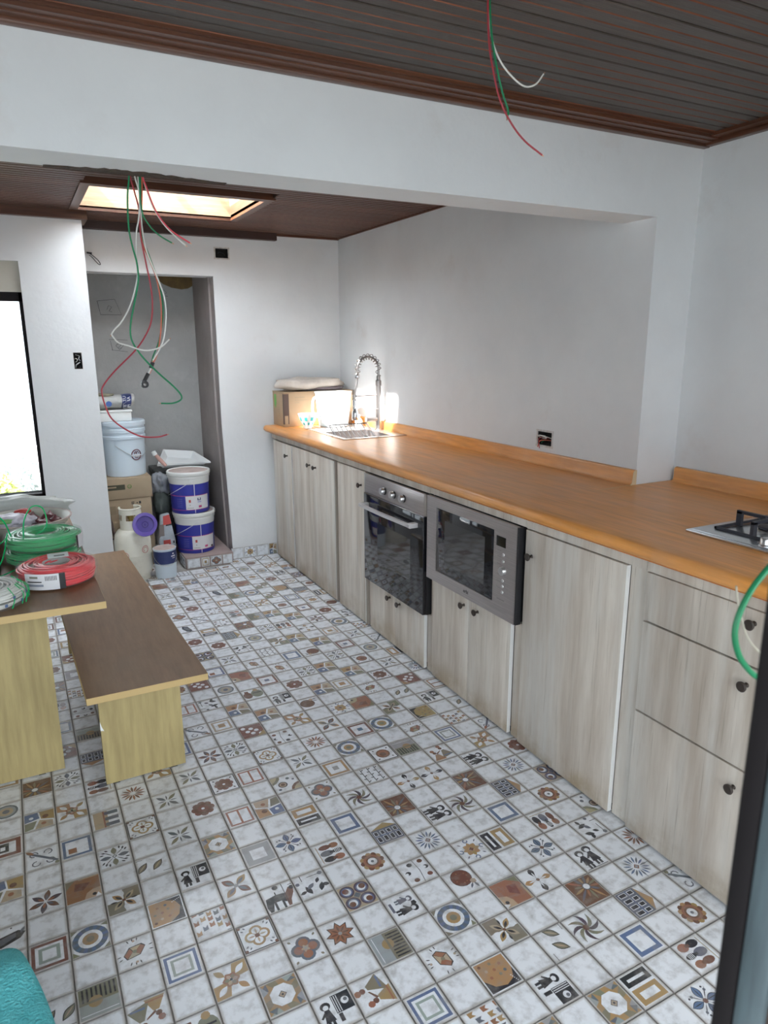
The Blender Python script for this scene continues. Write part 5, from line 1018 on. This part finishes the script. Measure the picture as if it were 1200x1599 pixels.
def tub(label, cx, cy, z0, rot):
    t = thing('paint_tub', (cx, cy, z0), label, 'paint tub')
    q = MB(); q.lathe([(.0001,0),(.130,0),(.132,.004),(.139,.230),(.0001,.230)], (cx,cy,z0+.0006), n=48); q.build('tub_body', M['royal'], t, smooth=25)
    q = MB(); q.lathe([(.1397,.212),(.1415,.218),(.1435,.252),(.1475,.254),(.1475,.268),(.1435,.270),(.1445,.272),(.152,.275),(.1535,.290),(.150,.2975),(.143,.299),(.138,.292),(.0001,.291)], (cx,cy,z0+.0006), n=48); li = q.build('lid', M['offwhite'], t, smooth=25)
    q = MB(); q.lathe([(.0001,.2915),(.130,.2920),(.1365,.293),(.130,.2935),(.0001,.2935)], (cx,cy,z0+.0006), n=40); q.build('lid_top', M['pinkmud'], li)
    def rr(z): return .132+(z/.23)*.007+.0006
    def patch(name, m, za, zb, a0, a1, e=0.0, n=12):
        q = MB(); q.lathe([(rr(za)+e, za), (rr(zb)+e, zb)], (cx,cy,z0+.0006), n=n, a0=ang(a0+rot), a1=ang(a1+rot), ref=(1,0,0)); return q.build(name, m, t, fix=False)
    patch('white_label', M['paper'], .030, .128, 268, 345, .0003, 20)
    patch('stripe', M['magenta'], .128, .1315, 170, 345, .0006, 30); patch('stripe', M['magenta'], .026, .029, 170, 345, .0006, 30)
    patch('white_seam', M['paper'], .003, .215, 294, 296, .0009, 2)
    patch('red_mark', M['redprint'], .082, .102, 277, 283, .0006, 3); patch('text_line', M['greyprint'], .040, .043, 272, 291, .0006, 6); patch('text_line', M['greyprint'], .060, .066, 279, 281, .0006, 3)
    patch('red_text', M['magenta'], .040, .056, 306, 316, .0006, 4)
    for k in range(5): patch('text_line', mat('pale_blue_ink', (.16,.18,.5), .5) if k == 0 and rot == -20 else bpy.data.materials.get('pale_blue_ink', M['paper']), .050+.014*k, .053+.014*k, 240, 258, .0006, 4)
    q = MB(); am = ang(287+rot); q.tube([(cx+.1465*math.cos(a), cy+.1465*math.sin(a), z0+.237-.115*(1-((a-ang(196+rot))/(am-ang(196+rot)))**1.3)) for a in [ang(196+rot)+(am-ang(196+rot))*i/16 for i in range(17)]], .002, n=5); q.build('handle', M['paper'], t)
    q = MB(); q.lathe([(.0001,0),(.014,0),(.014,.006),(.0001,.007)], (cx+.1405*math.cos(am), cy+.1405*math.sin(am), z0+.236), (math.cos(am), math.sin(am), 0), 14); q.build('handle_boss', M['offwhite'], t)
    return t, patch
tA, pA = tub('lower blue paint tub with a white lid, standing on the niche step', 1.052, 5.06, .0785, -20)
pA('black_text', M['black'], .032, .045, 330, 340, .0006, 4)
tB, pB = tub('upper blue paint tub with a dusty lid, stacked on the lower one', 1.030, 5.05, .3785, -23)
pB('navy_logo', M['navy'], .098, .112, 303, 306, .0006, 3); pB('navy_logo', M['navy'], .098, .112, 311, 314, .0006, 3); pB('navy_logo', M['navy'], .094, .099, 303, 314, .0006, 4); pB('text_line', mat('faint_blue_ink', (.4,.42,.6), .5), .078, .088, 303, 315, .0006, 4)
# (the square code on the tub is left out)
# cardboard boxes in the niche
t = thing('cardboard_box', (.58, 5.27, 0), 'bottom tan carton in the niche stack, behind the gas cylinder', 'box')
q = MB(); q.box((.385,5.07,.0), (.765,5.46,.22), ch=.003); q.build('carton', M['card2'], t)
t = thing('cardboard_box', (.57, 5.27, .2205), 'middle tan carton in the niche stack, small dark symbols printed on it', 'box')
q = MB(); q.box((.383,5.06,.2206), (.762,5.46,.505), ch=.003); q.build('carton', M['card2'], t)
q = MB(); 
for (a, b2, c_, d) in ((.625,.645,.474,.480),(.625,.643,.463,.469),(.66,.668,.466,.474),(.676,.69,.463,.480)): q.box((a,5.0592,c_),(b2,5.0598,d))
q.build('symbols', M['black'], t)
q = MB(); q.box((.625,5.0592,.44),(.69,5.0598,.443)); q.box((.625,5.0592,.425),(.68,5.0598,.428)); q.box((.46,5.0592,.40),(.52,5.0598,.46)); q.build('print_lines', mat('faint_print', (.30,.23,.15), .8), t)
q = MB(); q.box((.384,5.0590,.2215), (.752,5.0598,.232)); q.build('dark_seam', M['darkprint'], t)
t = thing('cardboard_box', (.57, 5.27, .5055), 'top tan carton under the big white bucket, olive print band on its front', 'box')
q = MB(); q.box((.380,5.055,.5056), (.772,5.46,.652), ch=.003); q.build('carton', M['card2'], t)
q = MB(); q.box((.395,5.0542,.572), (.592,5.0548,.608)); bnd = q.build('print_band', mat('olive_print', (.06,.06,.035), .7), t)
q = MB(); q.box((.46,5.0536,.588), (.535,5.0541,.597)); q.build('band_text', M['card2'], bnd)
q = MB(); q.tube([(.622+.012*math.cos(x), 5.0545, .592+.012*math.sin(x)) for x in [2*PI*i/16 for i in range(16)]], .003, n=4, closed=True); q.build('round_mark', mat('green_mark', (.12,.25,.06), .7), t)
t = thing('white_bucket', (.60, 5.24, .6525), 'large pale blue-white bucket with a ribbed rim, on top of the cartons', 'bucket')
bxx, byy, bz = .628, 5.235, .6525
q = MB(); q.lathe([(.0001,0),(.136,0),(.139,.004),(.146,.262),(.153,.264),(.154,.280),(.149,.284),(.149,.305),(.156,.307),(.157,.330),(.150,.334),(.150,.350),(.158,.352),(.159,.378),(.152,.385),(.0001,.380)], (bxx,byy,bz), n=56); q.build('bucket_body', M['whitebucket'], t, smooth=25)
def bpatch(name, m, za, zb, a0, a1, e, n=10):
    q = MB(); q.lathe([(.1405+za/.262*.007+e, za), (.1405+zb/.262*.007+e, zb)], (bxx,byy,bz), n=n, a0=ang(a0), a1=ang(a1), ref=(1,0,0)); return q.build(name, m, t, fix=False)
ac, zc = ang(297), .150
def on_b(u, v, e=.002): a = ac+u/.146; r_ = .1395+(zc+v)/.262*.007+e; return (bxx+r_*math.cos(a), byy+r_*math.sin(a), bz+zc+v)
q = MB(); q.tube([on_b(.036*math.cos(x), .036*math.sin(x)) for x in [2*PI*i/28 for i in range(28)]], .0034, n=5, closed=True); q.build('round_logo', mat('maroon_print', (.16,.04,.06), .5), t)
q = MB()
for pth in ([(-.018,.006),(-.014,.018),(-.004,.024),(0,.012),(.008,.024),(.016,.016),(.020,.008)], [(-.016,.008),(-.006,.012),(.002,.006)]): q.tube([on_b(u, v) for u, v in pth], .0024, n=4)
q.tube([on_b(u, -.020) for u in (-.012,-.004,.004,.012)], .0026, n=4); q.tube([on_b(u, -.012) for u in (-.014,0,.014)], .001, n=4); q.build('logo_mountains', bpy.data.materials['maroon_print'], t)
q = MB(); q.tube([on_b(u, -.004, .003) for u in [-.040+.08*i/8 for i in range(9)]], .0052, n=4); q.build('logo_band', M['paper'], t)
q = MB(); q.tube([on_b((-.17+.34*i/24)+.03, .045-.10*math.sin(PI*(i+1)/26)+.04, .004) for i in range(25)], .0022, n=5); q.build('wire_handle', M['steel2'], t)
t = thing('plastic_container', (.57, 5.25, 1.0335), 'shallow pale plastic container standing on the big white bucket', 'container')
q = MB(); q.box((.395,5.14,1.0345), (.690,5.34,1.105), ch=.012); q.box((.390,5.135,1.098), (.695,5.345,1.114), ch=.005); q.build('container_body', M['offwhite'], t)
t = thing('cement_bag', (.56, 5.24, 1.115), 'white and navy powder bag lying on the pale container', 'bag')
from mathutils import noise
q = MB(); n1, n2 = 40, 20; vs = []; Lx0, Lx1 = .36, .715
for i in range(n1+1):
    u = i/n1; x = Lx0+(Lx1-Lx0)*u; env = 1.0-.25*max(0,(u-.85)/.15); hh = .052*env*(1+.12*math.sin(u*7)); 
    for k in range(n2):
        a = 2*PI*k/n2; rr = 1+.10*noise.noise(Vector((u*6, math.cos(a)*2, math.sin(a)*2)))
        vs.append((x+.012*math.sin(a)*(u-.3), 5.24+.095*math.cos(a)*rr, 1.166+hh*math.sin(a)*rr+.02*max(0,u-.8)*2))
q.mesh(vs, [(i*n2+k, i*n2+(k+1)%n2, (i+1)*n2+(k+1)%n2, (i+1)*n2+k) for i in range(n1) for k in range(n2)]+[tuple(range(n2)), tuple(range(n1*n2, n1*n2+n2))])
q.m = [(1 if (31 <= (i//n2) <= 37) else 0) for i in range(n1*n2)]+[0, 0]
q.build('bag_paper', [mat('white_bag_paper', (.52,.53,.52), .6, col2=(.36,.36,.33), scale=12, bump=.4, bscale=25), M['navy']], t, smooth=60)
text_part('bag_text', 'TEXTU', .030, M['paper'], t, (.652, 5.146, 1.163), (0,-.12,1), (-1,0,.0), align='CENTER'); text_part('bag_text', 'PURA', .030, M['paper'], t, (.680, 5.148, 1.166), (0,-.12,1), (-1,0,0))
q = MB(); q.lathe([(.0001,.0),(.019,0),(.019,.002),(.0001,.002)], (.548,5.1425,1.158), (0,-1,.1), 20); q.build('blue_dot', mat('mid_blue_print', (.06,.13,.38), .5), t)
q = MB(); blob(q, (.50,5.23,1.213), (.10,.06,.014), 31, amp=.3, n=24, m=10); q.build('dirty_fold', mat('olive_dirt', (.17,.16,.11), .8, col2=(.3,.28,.2), scale=40), t, smooth=80)
# between boxes and tubs: sacks, plastic, black crate, paint tray
t = thing('black_crate', (.95, 5.42, 0), 'black plastic crate half hidden behind the blue paint tubs', 'crate')
q = MB(); q.box((.86,5.26,.0785), (1.20,5.58,.62), ch=.01); q.box((.84,5.245,.60), (1.22,5.60,.64), ch=.006); q.box((.84,5.245,.50), (1.22,5.60,.52), ch=.006); q.build('crate_body', M['blackbag'], t)
t = thing('paint_tray', (1.03, 5.36, .64), 'pale plastic paint tray lying above the black crate', 'paint tray')
q = MB(); zt = .655
o_ = [(.855,5.215,zt+.05),(.95,5.49,zt+.115),(1.17,5.50,zt+.085),(1.235,5.27,zt+.035)]; i_ = [(.89,5.245,zt+.018),(.965,5.46,zt+.06),(1.14,5.47,zt+.035),(1.19,5.28,zt+.012)]
for i in range(4): q.poly([o_[i], o_[(i+1)%4], i_[(i+1)%4], i_[i]]); 
q.poly(i_)
for i in range(4):
    a, b2 = Vector(o_[i]), Vector(o_[(i+1)%4]); c0 = Vector((1.05,5.37,zt+.07)); a2 = a+(a-c0)*.06; b3 = b2+(b2-c0)*.06; q.poly([a, b2, b3, a2]); q.poly([a2, b3, b3-Vector((0,0,.012)), a2-Vector((0,0,.012))])
o2 = q.build('tray_body', M['white'], t, smooth=0); md = o2.modifiers.new('thick', 'SOLIDIFY'); md.thickness = .003
t = thing('roller_handle', (.87, 5.2, .66), 'dusty pink paint roller handle leaning across the tray corner', 'roller')
q = MB(); q.tube([(.835,5.20,.782),(.86,5.185,.745),(.90,5.17,.695)], lambda s_: .011+.004*math.sin(PI*s_), n=12, smooth=4); q.build('grip', M['brownpink'], t)
q = MB(); q.lathe([(.0001,0),(.016,0),(.018,.006),(.016,.03),(.0001,.033)], (.835,5.20,.775), (-.4,.1,.9), 14); q.build('end_cap', M['offwhite'], t)
t = thing('clear_sack', (.85, 5.2, .42), 'crumpled grey clear plastic sack between the cartons and the tubs', 'sack')
q = MB(); blob(q, (.848,5.17,.565), (.070,.06,.085), 41, amp=.5, n=30, m=20, freq=2.6); q.build('sack_film', M['greybag'], t, smooth=80)
q = MB(); blob(q, (.852,5.17,.44), (.062,.055,.11), 43, amp=.3, n=24, m=16, freq=2.2); q.build('sack_contents', mat('dark_green_contents', (.07,.085,.08), .5, bump=.5, bscale=30), t, smooth=80)
t = thing('adhesive_bag', (.86, 5.08, 0), 'standing red and white tile adhesive bag beside the lower blue tub', 'bag')
q = MB(); P8 = [(.775,5.02,.0),(.895,4.99,.0),(.903,5.11,.0),(.785,5.13,.0)]; T8 = [(.812,5.06,.36),(.872,5.05,.375),(.876,5.09,.375),(.815,5.10,.36)]; M8 = [(.778,5.00,.18),(.893,4.975,.19),(.900,5.11,.19),(.785,5.13,.18)]
for A_, B2 in ((P8, M8), (M8, T8)):
    for i in range(4): q.poly([A_[i], A_[(i+1)%4], B2[(i+1)%4], B2[i]])
q.poly(P8); q.poly(T8); bg_ = q.build('bag_body', mat('silver_bag', (.42,.47,.52), .45, col2=(.3,.33,.36), scale=14, bump=.4, bscale=30), t, smooth=60)
md = bg_.modifiers.new('soft', 'BEVEL'); md.width = .012; md.segments = 3
def onbag(u, v):   # front face
    A_ = Vector(P8[0]).lerp(Vector(P8[1]), u); B2 = Vector(M8[0]).lerp(Vector(M8[1]), u); C_ = Vector(T8[0]).lerp(Vector(T8[1]), u)
    p = A_.lerp(B2, v/.5) if v < .5 else B2.lerp(C_, (v-.5)/.5)
    return p+Vector((-.0,-.0016,0))
def bag_patch(name, m, u0, v0, u1, v1, e=0):
    q = MB(); n_ = 4
    for i in range(n_):
        a, b2 = v0+(v1-v0)*i/n_, v0+(v1-v0)*(i+1)/n_; q.poly([onbag(u0,a)-Vector((0,e,0)), onbag(u1,a)-Vector((0,e,0)), onbag(u1,b2)-Vector((0,e,0)), onbag(u0,b2)-Vector((0,e,0))])
    q.build(name, m, t, fix=False, smooth=0)
bag_patch('side_panel', mat('brown_grey_panel', (.17,.14,.13), .6), .0, .03, .36, .82); bag_patch('red_cap', M['redprint'], .30, .80, .98, .97, .0005); bag_patch('black_line', M['black'], .5, .775, 1.0, .80, .001)
bag_patch('red_frame', M['redprint'], .28, .18, .70, .52, .0012); bag_patch('white_inset', M['paper'], .36, .25, .58, .44, .0020)
for k in range(5): bag_patch('black_letters', M['black'], .84, .10+.085*k, .92, .15+.085*k, .001)
# thin rod leaning in the corner behind the cylinder
t = thing('broom_stick', (.44, 4.99, 0), 'thin brown stick leaning against the tan cartons', 'stick')
q = MB(); q.tube([(.53,5.035,.05),(.40,5.045,.80)], .010, n=8); q.build('stick', mat('grey_brown_wood', (.17,.12,.10), .7), t)
# ---------------------------------------------------------------- loose electrical wires
WR = {
 'green_long':[(0.362,2.31,2.044),(0.352,2.31,1.976),(0.348,2.31,1.891),(0.354,2.31,1.839),(0.363,2.31,1.791),(0.363,2.31,1.742),(0.348,2.31,1.682),(0.332,2.31,1.622),(0.327,2.31,1.582),(0.335,2.31,1.551),(0.361,2.31,1.51),(0.404,2.31,1.462),(0.443,2.31,1.424),(0.465,2.31,1.396),(0.464,2.31,1.38),(0.439,2.31,1.37),(0.401,2.31,1.371)],
 'white_left':[(0.379,2.33,2.052),(0.389,2.33,1.992),(0.383,2.33,1.925),(0.373,2.33,1.886),(0.367,2.33,1.832),(0.366,2.33,1.774),(0.361,2.33,1.739),(0.338,2.33,1.673),(0.309,2.33,1.623),(0.284,2.33,1.597),(0.274,2.33,1.582)],
 'red_long':[(0.37,2.35,2.053),(0.378,2.35,2.004),(0.388,2.35,1.948),(0.387,2.35,1.875),(0.396,2.35,1.797),(0.404,2.35,1.737),(0.406,2.35,1.681),(0.398,2.35,1.624),(0.379,2.35,1.583),(0.344,2.35,1.536),(0.278,2.35,1.474),(0.242,2.35,1.433),(0.233,2.35,1.409),(0.24,2.35,1.365),(0.255,2.35,1.326),(0.291,2.35,1.292),(0.337,2.35,1.266),(0.387,2.35,1.26),(0.42,2.35,1.266)],
 'white_right':[(0.396,2.37,2.062),(0.397,2.37,1.99),(0.396,2.37,1.907),(0.403,2.37,1.839),(0.419,2.37,1.789),(0.436,2.37,1.739),(0.448,2.37,1.693),(0.448,2.37,1.636),(0.436,2.37,1.572),(0.418,2.37,1.535),(0.397,2.37,1.503)],
 'red_mid':[(0.412,2.39,2.067),(0.404,2.39,1.97),(0.394,2.39,1.9),(0.399,2.39,1.851),(0.414,2.39,1.811),(0.432,2.39,1.751),(0.439,2.39,1.678),(0.435,2.39,1.615),(0.426,2.39,1.562),(0.414,2.39,1.519),(0.396,2.39,1.487)],
 'green_mid':[(0.41,2.41,2.066),(0.406,2.41,1.958),(0.402,2.41,1.883),(0.418,2.41,1.824),(0.439,2.41,1.753),(0.448,2.41,1.695),(0.445,2.41,1.637),(0.427,2.41,1.562),(0.407,2.41,1.519),(0.397,2.41,1.489)],
 'green_short':[(0.39,2.31,2.045),(0.389,2.31,1.942),(0.408,2.31,1.9),(0.436,2.31,1.873),(0.471,2.31,1.854)],
 'red_short':[(0.397,2.3,2.046),(0.405,2.3,2.007),(0.425,2.3,1.947),(0.447,2.3,1.911),(0.475,2.3,1.884),(0.523,2.3,1.856)],
 'white_short':[(0.403,2.33,2.05),(0.414,2.33,1.994),(0.43,2.33,1.948),(0.457,2.33,1.906),(0.485,2.33,1.878),(0.516,2.33,1.852)],
 'white_arc':[(0.271,2.3,1.582),(0.288,2.3,1.559),(0.318,2.3,1.549),(0.352,2.3,1.537),(0.382,2.3,1.536),(0.414,2.3,1.546),(0.44,2.3,1.568)],
 'lead':[(0.396,2.39,1.487),(0.381,2.39,1.46),(0.369,2.39,1.444),(0.364,2.39,1.436)],
 'n_green':[(1.054,1.5,2.312),(1.061,1.5,2.248),(1.077,1.5,2.185),(1.098,1.5,2.128),(1.116,1.5,2.093),(1.114,1.5,2.077)],
 'n_red':[(1.042,1.49,2.306),(1.048,1.49,2.223),(1.066,1.49,2.154),(1.087,1.49,2.103),(1.122,1.49,2.06),(1.162,1.49,2.029),(1.216,1.49,2.004)],
 'n_white':[(1.059,1.51,2.316),(1.068,1.51,2.247),(1.093,1.51,2.201),(1.132,1.51,2.17),(1.171,1.51,2.155),(1.204,1.51,2.165),(1.226,1.51,2.19)],
 'r_green':[(0.68,0.42,1.345),(0.653,0.42,1.326),(0.633,0.42,1.308),(0.62,0.42,1.286),(0.617,0.42,1.266),(0.626,0.42,1.243),(0.641,0.42,1.225),(0.659,0.42,1.21),(0.696,0.42,1.186)],
 'r_white':[(0.639,0.44,1.307),(0.645,0.44,1.288),(0.654,0.44,1.269),(0.665,0.44,1.248),(0.682,0.44,1.23),(0.716,0.44,1.203)],
}
def cable(name, label, key, m, r, top=None, group=None, cat='wire', extra=None):
    pts = WR[key]; t = thing(name, pts[0], label, cat, group); P = list(pts)
    if top is not None: P = [(P[0][0]+.004, P[0][1], top), (P[0][0]+.002, P[0][1], (top+P[0][2])/2)]+P
    q = MB(); q.tube(P, r, n=8, smooth=5); q.build('insulation', m, t)
    q = MB(); a, b2 = Vector(P[-2]), Vector(P[-1]); d = (b2-a).normalized(); q.tube([b2, b2+d*.006], r*.5, n=6); q.build('copper_tip', mat('copper', (.6,.3,.15), .3, metal=.9) if 'copper' not in bpy.data.materials else bpy.data.materials['copper'], t)
    return t
GW = 'loose wires hanging behind the beam'
cable('wire', 'longest green wire behind the beam, kinked low towards the right', 'green_long', M['wgreen'], .0026, 2.312, GW)
cable('wire', 'white wire behind the beam curving to the left before the niche', 'white_left', M['wwhite'], .0023, 2.312, GW)
cable('wire', 'long dark red wire behind the beam, looping lowest over the bucket', 'red_long', M['wred'], .0024, 2.312, GW)
cable('wire', 'white wire behind the beam running down to the taped joint', 'white_right', M['wwhite'], .0024, 2.312, GW)
cable('wire', 'salmon red wire behind the beam running down to the taped joint', 'red_mid', M['worange'], .0022, 2.312, GW)
cable('wire', 'dark green wire behind the beam running down to the taped joint', 'green_mid', M['wgreen'], .0022, 2.312, GW)
cable('wire', 'short green wire behind the beam, sweeping right', 'green_short', M['wgreen'], .0022, 2.312, GW)
cable('wire', 'short bright red wire behind the beam, reaching furthest right', 'red_short', mat('bright_red_insulation', (.62,.04,.07), .4), .0023, 2.312, GW)
cable('wire', 'short white wire behind the beam beside the bright red one', 'white_short', M['wwhite'], .0022, 2.312, GW)
cable('wire', 'white wire piece crossing the bundle in a shallow smile-shaped arc', 'white_arc', M['wwhite'], .0022, None, GW)
t = thing('taped_joint', (.38, 2.39, 1.44), 'black taped joint with a small connector at the bottom of the wires', 'connector')
q = MB(); q.tube([(.400,2.39,1.497),(.392,2.39,1.478)], .0065, n=8); q.tube([(.383,2.39,1.462),(.368,2.39,1.436)], .0062, n=8); q.build('tape', M['black'], t)
q = MB(); q.tube([(.393,2.388,1.480),(.382,2.388,1.460)], .0030, n=6); q.build('white_lead', M['wwhite'], t)
q = MB(); q.tube([(.397,2.390,1.482),(.386,2.390,1.462)], .0028, n=6); q.build('red_lead', M['worange'], t)
q = MB(); q.lathe([(.006,-.006),(.011,-.006),(.012,.006),(.006,.006),(.006,-.006)], (.368,2.388,1.427), (.2,-1,.2), 14); q.box((.360,2.382,1.430),(.368,2.394,1.440)); q.build('connector', M['black'], t)
GN = 'loose wires hanging from the front ceiling'
cable('wire', 'green wire hanging from the slatted ceiling in front of the beam', 'n_green', M['wgreen'], .0024, 2.322, GN)
cable('wire', 'red wire hanging from the slatted ceiling, longest of its three', 'n_red', M['wred'], .0022, 2.322, GN)
cable('wire', 'white wire hanging from the slatted ceiling, hooked upward at its end', 'n_white', M['wwhite'], .0021, 2.322, GN)
cable('wire', 'thick green wire looping out from the doorway frame at the right edge', 'r_green', M['wgreen'], .0032, None, 'loose wires beside the doorway frame')
cable('wire', 'thin cream wire bending out beside the doorway frame', 'r_white', mat('cream_insulation', (.44,.41,.33), .5), .0010, None, 'loose wires beside the doorway frame')
# ---------------------------------------------------------------- doorway frame close to the camera
t = thing('door_1', (.435, .25, 0), None, None); t['kind'] = 'structure'
bx(t, 'door_stile', M['framedark'], (.424, .2545, -.02), (.446, .270, 2.20), ch=.002)
bx(t, 'metal_strip', M['alu'], (.4245, .2315, -.02), (.445, .2540, 2.20), ch=.003)
bx(t, 'wooden_jamb', M['framebrown'], (.428, .02, -.02), (.4445, .2310, 2.20))
# ---------------------------------------------------------------- teal towel over a stool, lower left
t = thing('stool', (-.36, 1.36, 0), 'stool under the teal towel at the lower left', 'stool')
q = MB(); q.box((-.48,.84,.365), (-.115,1.285,.398), ch=.006); q.build('seat', M['benchtop'], t)
for lx, ly in ((-.46,.86),(-.16,.86),(-.46,1.235),(-.16,1.235)): bx(t, 'leg', M['benchleg'], (lx, ly, 0), (lx+.03, ly+.03, .365))
t = thing('towel', (-.28, 1.06, .40), 'teal fleece towel draped over a stool in the lower left corner', 'towel')
out = [(-.50,1.305),(-.40,1.318),(-.30,1.328),(-.20,1.335),(-.150,1.337),(-.128,1.332),(-.112,1.314),(-.098,1.275),(-.078,1.20),(-.062,1.12),(-.048,1.03),(-.038,.93),(-.032,.82),(-.10,.80),(-.25,.79),(-.42,.79),(-.51,.84),(-.515,1.0),(-.515,1.18)]
oc = catmull([Vector((x, y, 0)) for x, y in out], 4, True); n = len(oc); q = MB(); ce = Vector((-.28, 1.06, 0)); rows = []
for s_, z in ((0.02,.428),(.25,.430),(.5,.426),(.7,.424),(.85,.423),(.95,.420),(.99,.414),(1.0,.404),(1.004,.36),(1.01,.30),(1.015,.24),(1.012,.235),(1.0,.25),(.995,.38)):
    row = []
    for k, p in enumerate(oc):
        v = ce+(p-ce)*s_; w_ = noise.noise(Vector((v.x*9, v.y*9, 1.3))); w2 = noise.noise(Vector((v.x*4+3, v.y*14, .3)))
        rz = z+(.010*w_+.010*w2 if s_ < .96 else 0); d = (p-ce).normalized()
        if z < .40: v = v+d*.012*math.sin(k*.55)*(0.42-z)*5
        row.append((v.x, v.y, rz))
    rows.append(row)
vs = [p for r_ in rows for p in r_]
q.mesh(vs, [(i*n+k, i*n+(k+1)%n, (i+1)*n+(k+1)%n, (i+1)*n+k) for i in range(len(rows)-1) for k in range(n)]+[tuple(range(n))])
q.build('towel_cloth', M['teal'], t, smooth=80)
# ---------------------------------------------------------------- garden seen through the window
def bush(name, label, c, R_, nleaf, seed, m):
    t = thing(name, (c[0], c[1], -.05), label, 'bush'); rd = random.Random(seed); q = MB()
    for k in range(nleaf):
        d = Vector((rd.gauss(0,1), rd.gauss(0,1), rd.gauss(0,1))).normalized()*R_*(.6+.45*rd.random()); p = Vector(c)+Vector((d.x, d.y, d.z*.9)); u = Vector((rd.gauss(0,1), rd.gauss(0,1), rd.gauss(0,1))).normalized(); v = u.orthogonal().normalized(); s_ = .022+.03*rd.random()
        q.poly([p-u*s_, p+v*s_*.4, p+u*s_, p-v*s_*.4])
    q.build('foliage', m, t, smooth=0, fix=False)
    q = MB(); q.tube([(c[0],c[1],-.05),(c[0]+.03,c[1],c[2]-R_*.4),(c[0]-.05,c[1]+.05,c[2])], .03, n=8, smooth=3); q.build('stem', M['framebrown'], t)
bush('bush', 'yellow-green bush outside the window, right one', (-.36, 6.9, .22), .30, 2200, 3, mat('lime_leaf', (.46,.52,.16), .6))
bush('bush', 'yellow-green bush outside the window at the left frame edge', (-.98, 6.75, .20), .28, 1800, 5, M['leaf'])
bush('shrub', 'grey-green shrub behind the bushes outside the window', (-.30, 7.85, .22), .42, 1200, 8, mat('grey_leaf', (.34,.40,.37), .6))
b = MB(); b.box((-5, 9.2, -.05), (3, 9.4, .38)); struct('garden_wall', b, M['outwall'])
t = thing('pergola', (-1.0, 7.2, 0), 'dark pergola beam with pink edge outside, top left of the window', 'pergola')
bx(t, 'beam', M['framedark'], (-3.0, 7.10, 2.02), (-.165, 7.2, 2.05)); bx(t, 'fascia', mat('salmon_paint', (.65,.35,.27), .7), (-3.0, 7.12, 1.95), (-.18, 7.18, 2.018)); bx(t, 'post', M['framedark'], (-2.9, 7.1, -.05), (-2.8, 7.2, 2.02))
q = MB(); q.tube([(-.165,7.12,2.06),(-.19,7.1,2.28)], .006, n=5); q.build('stay', M['framedark'], t)
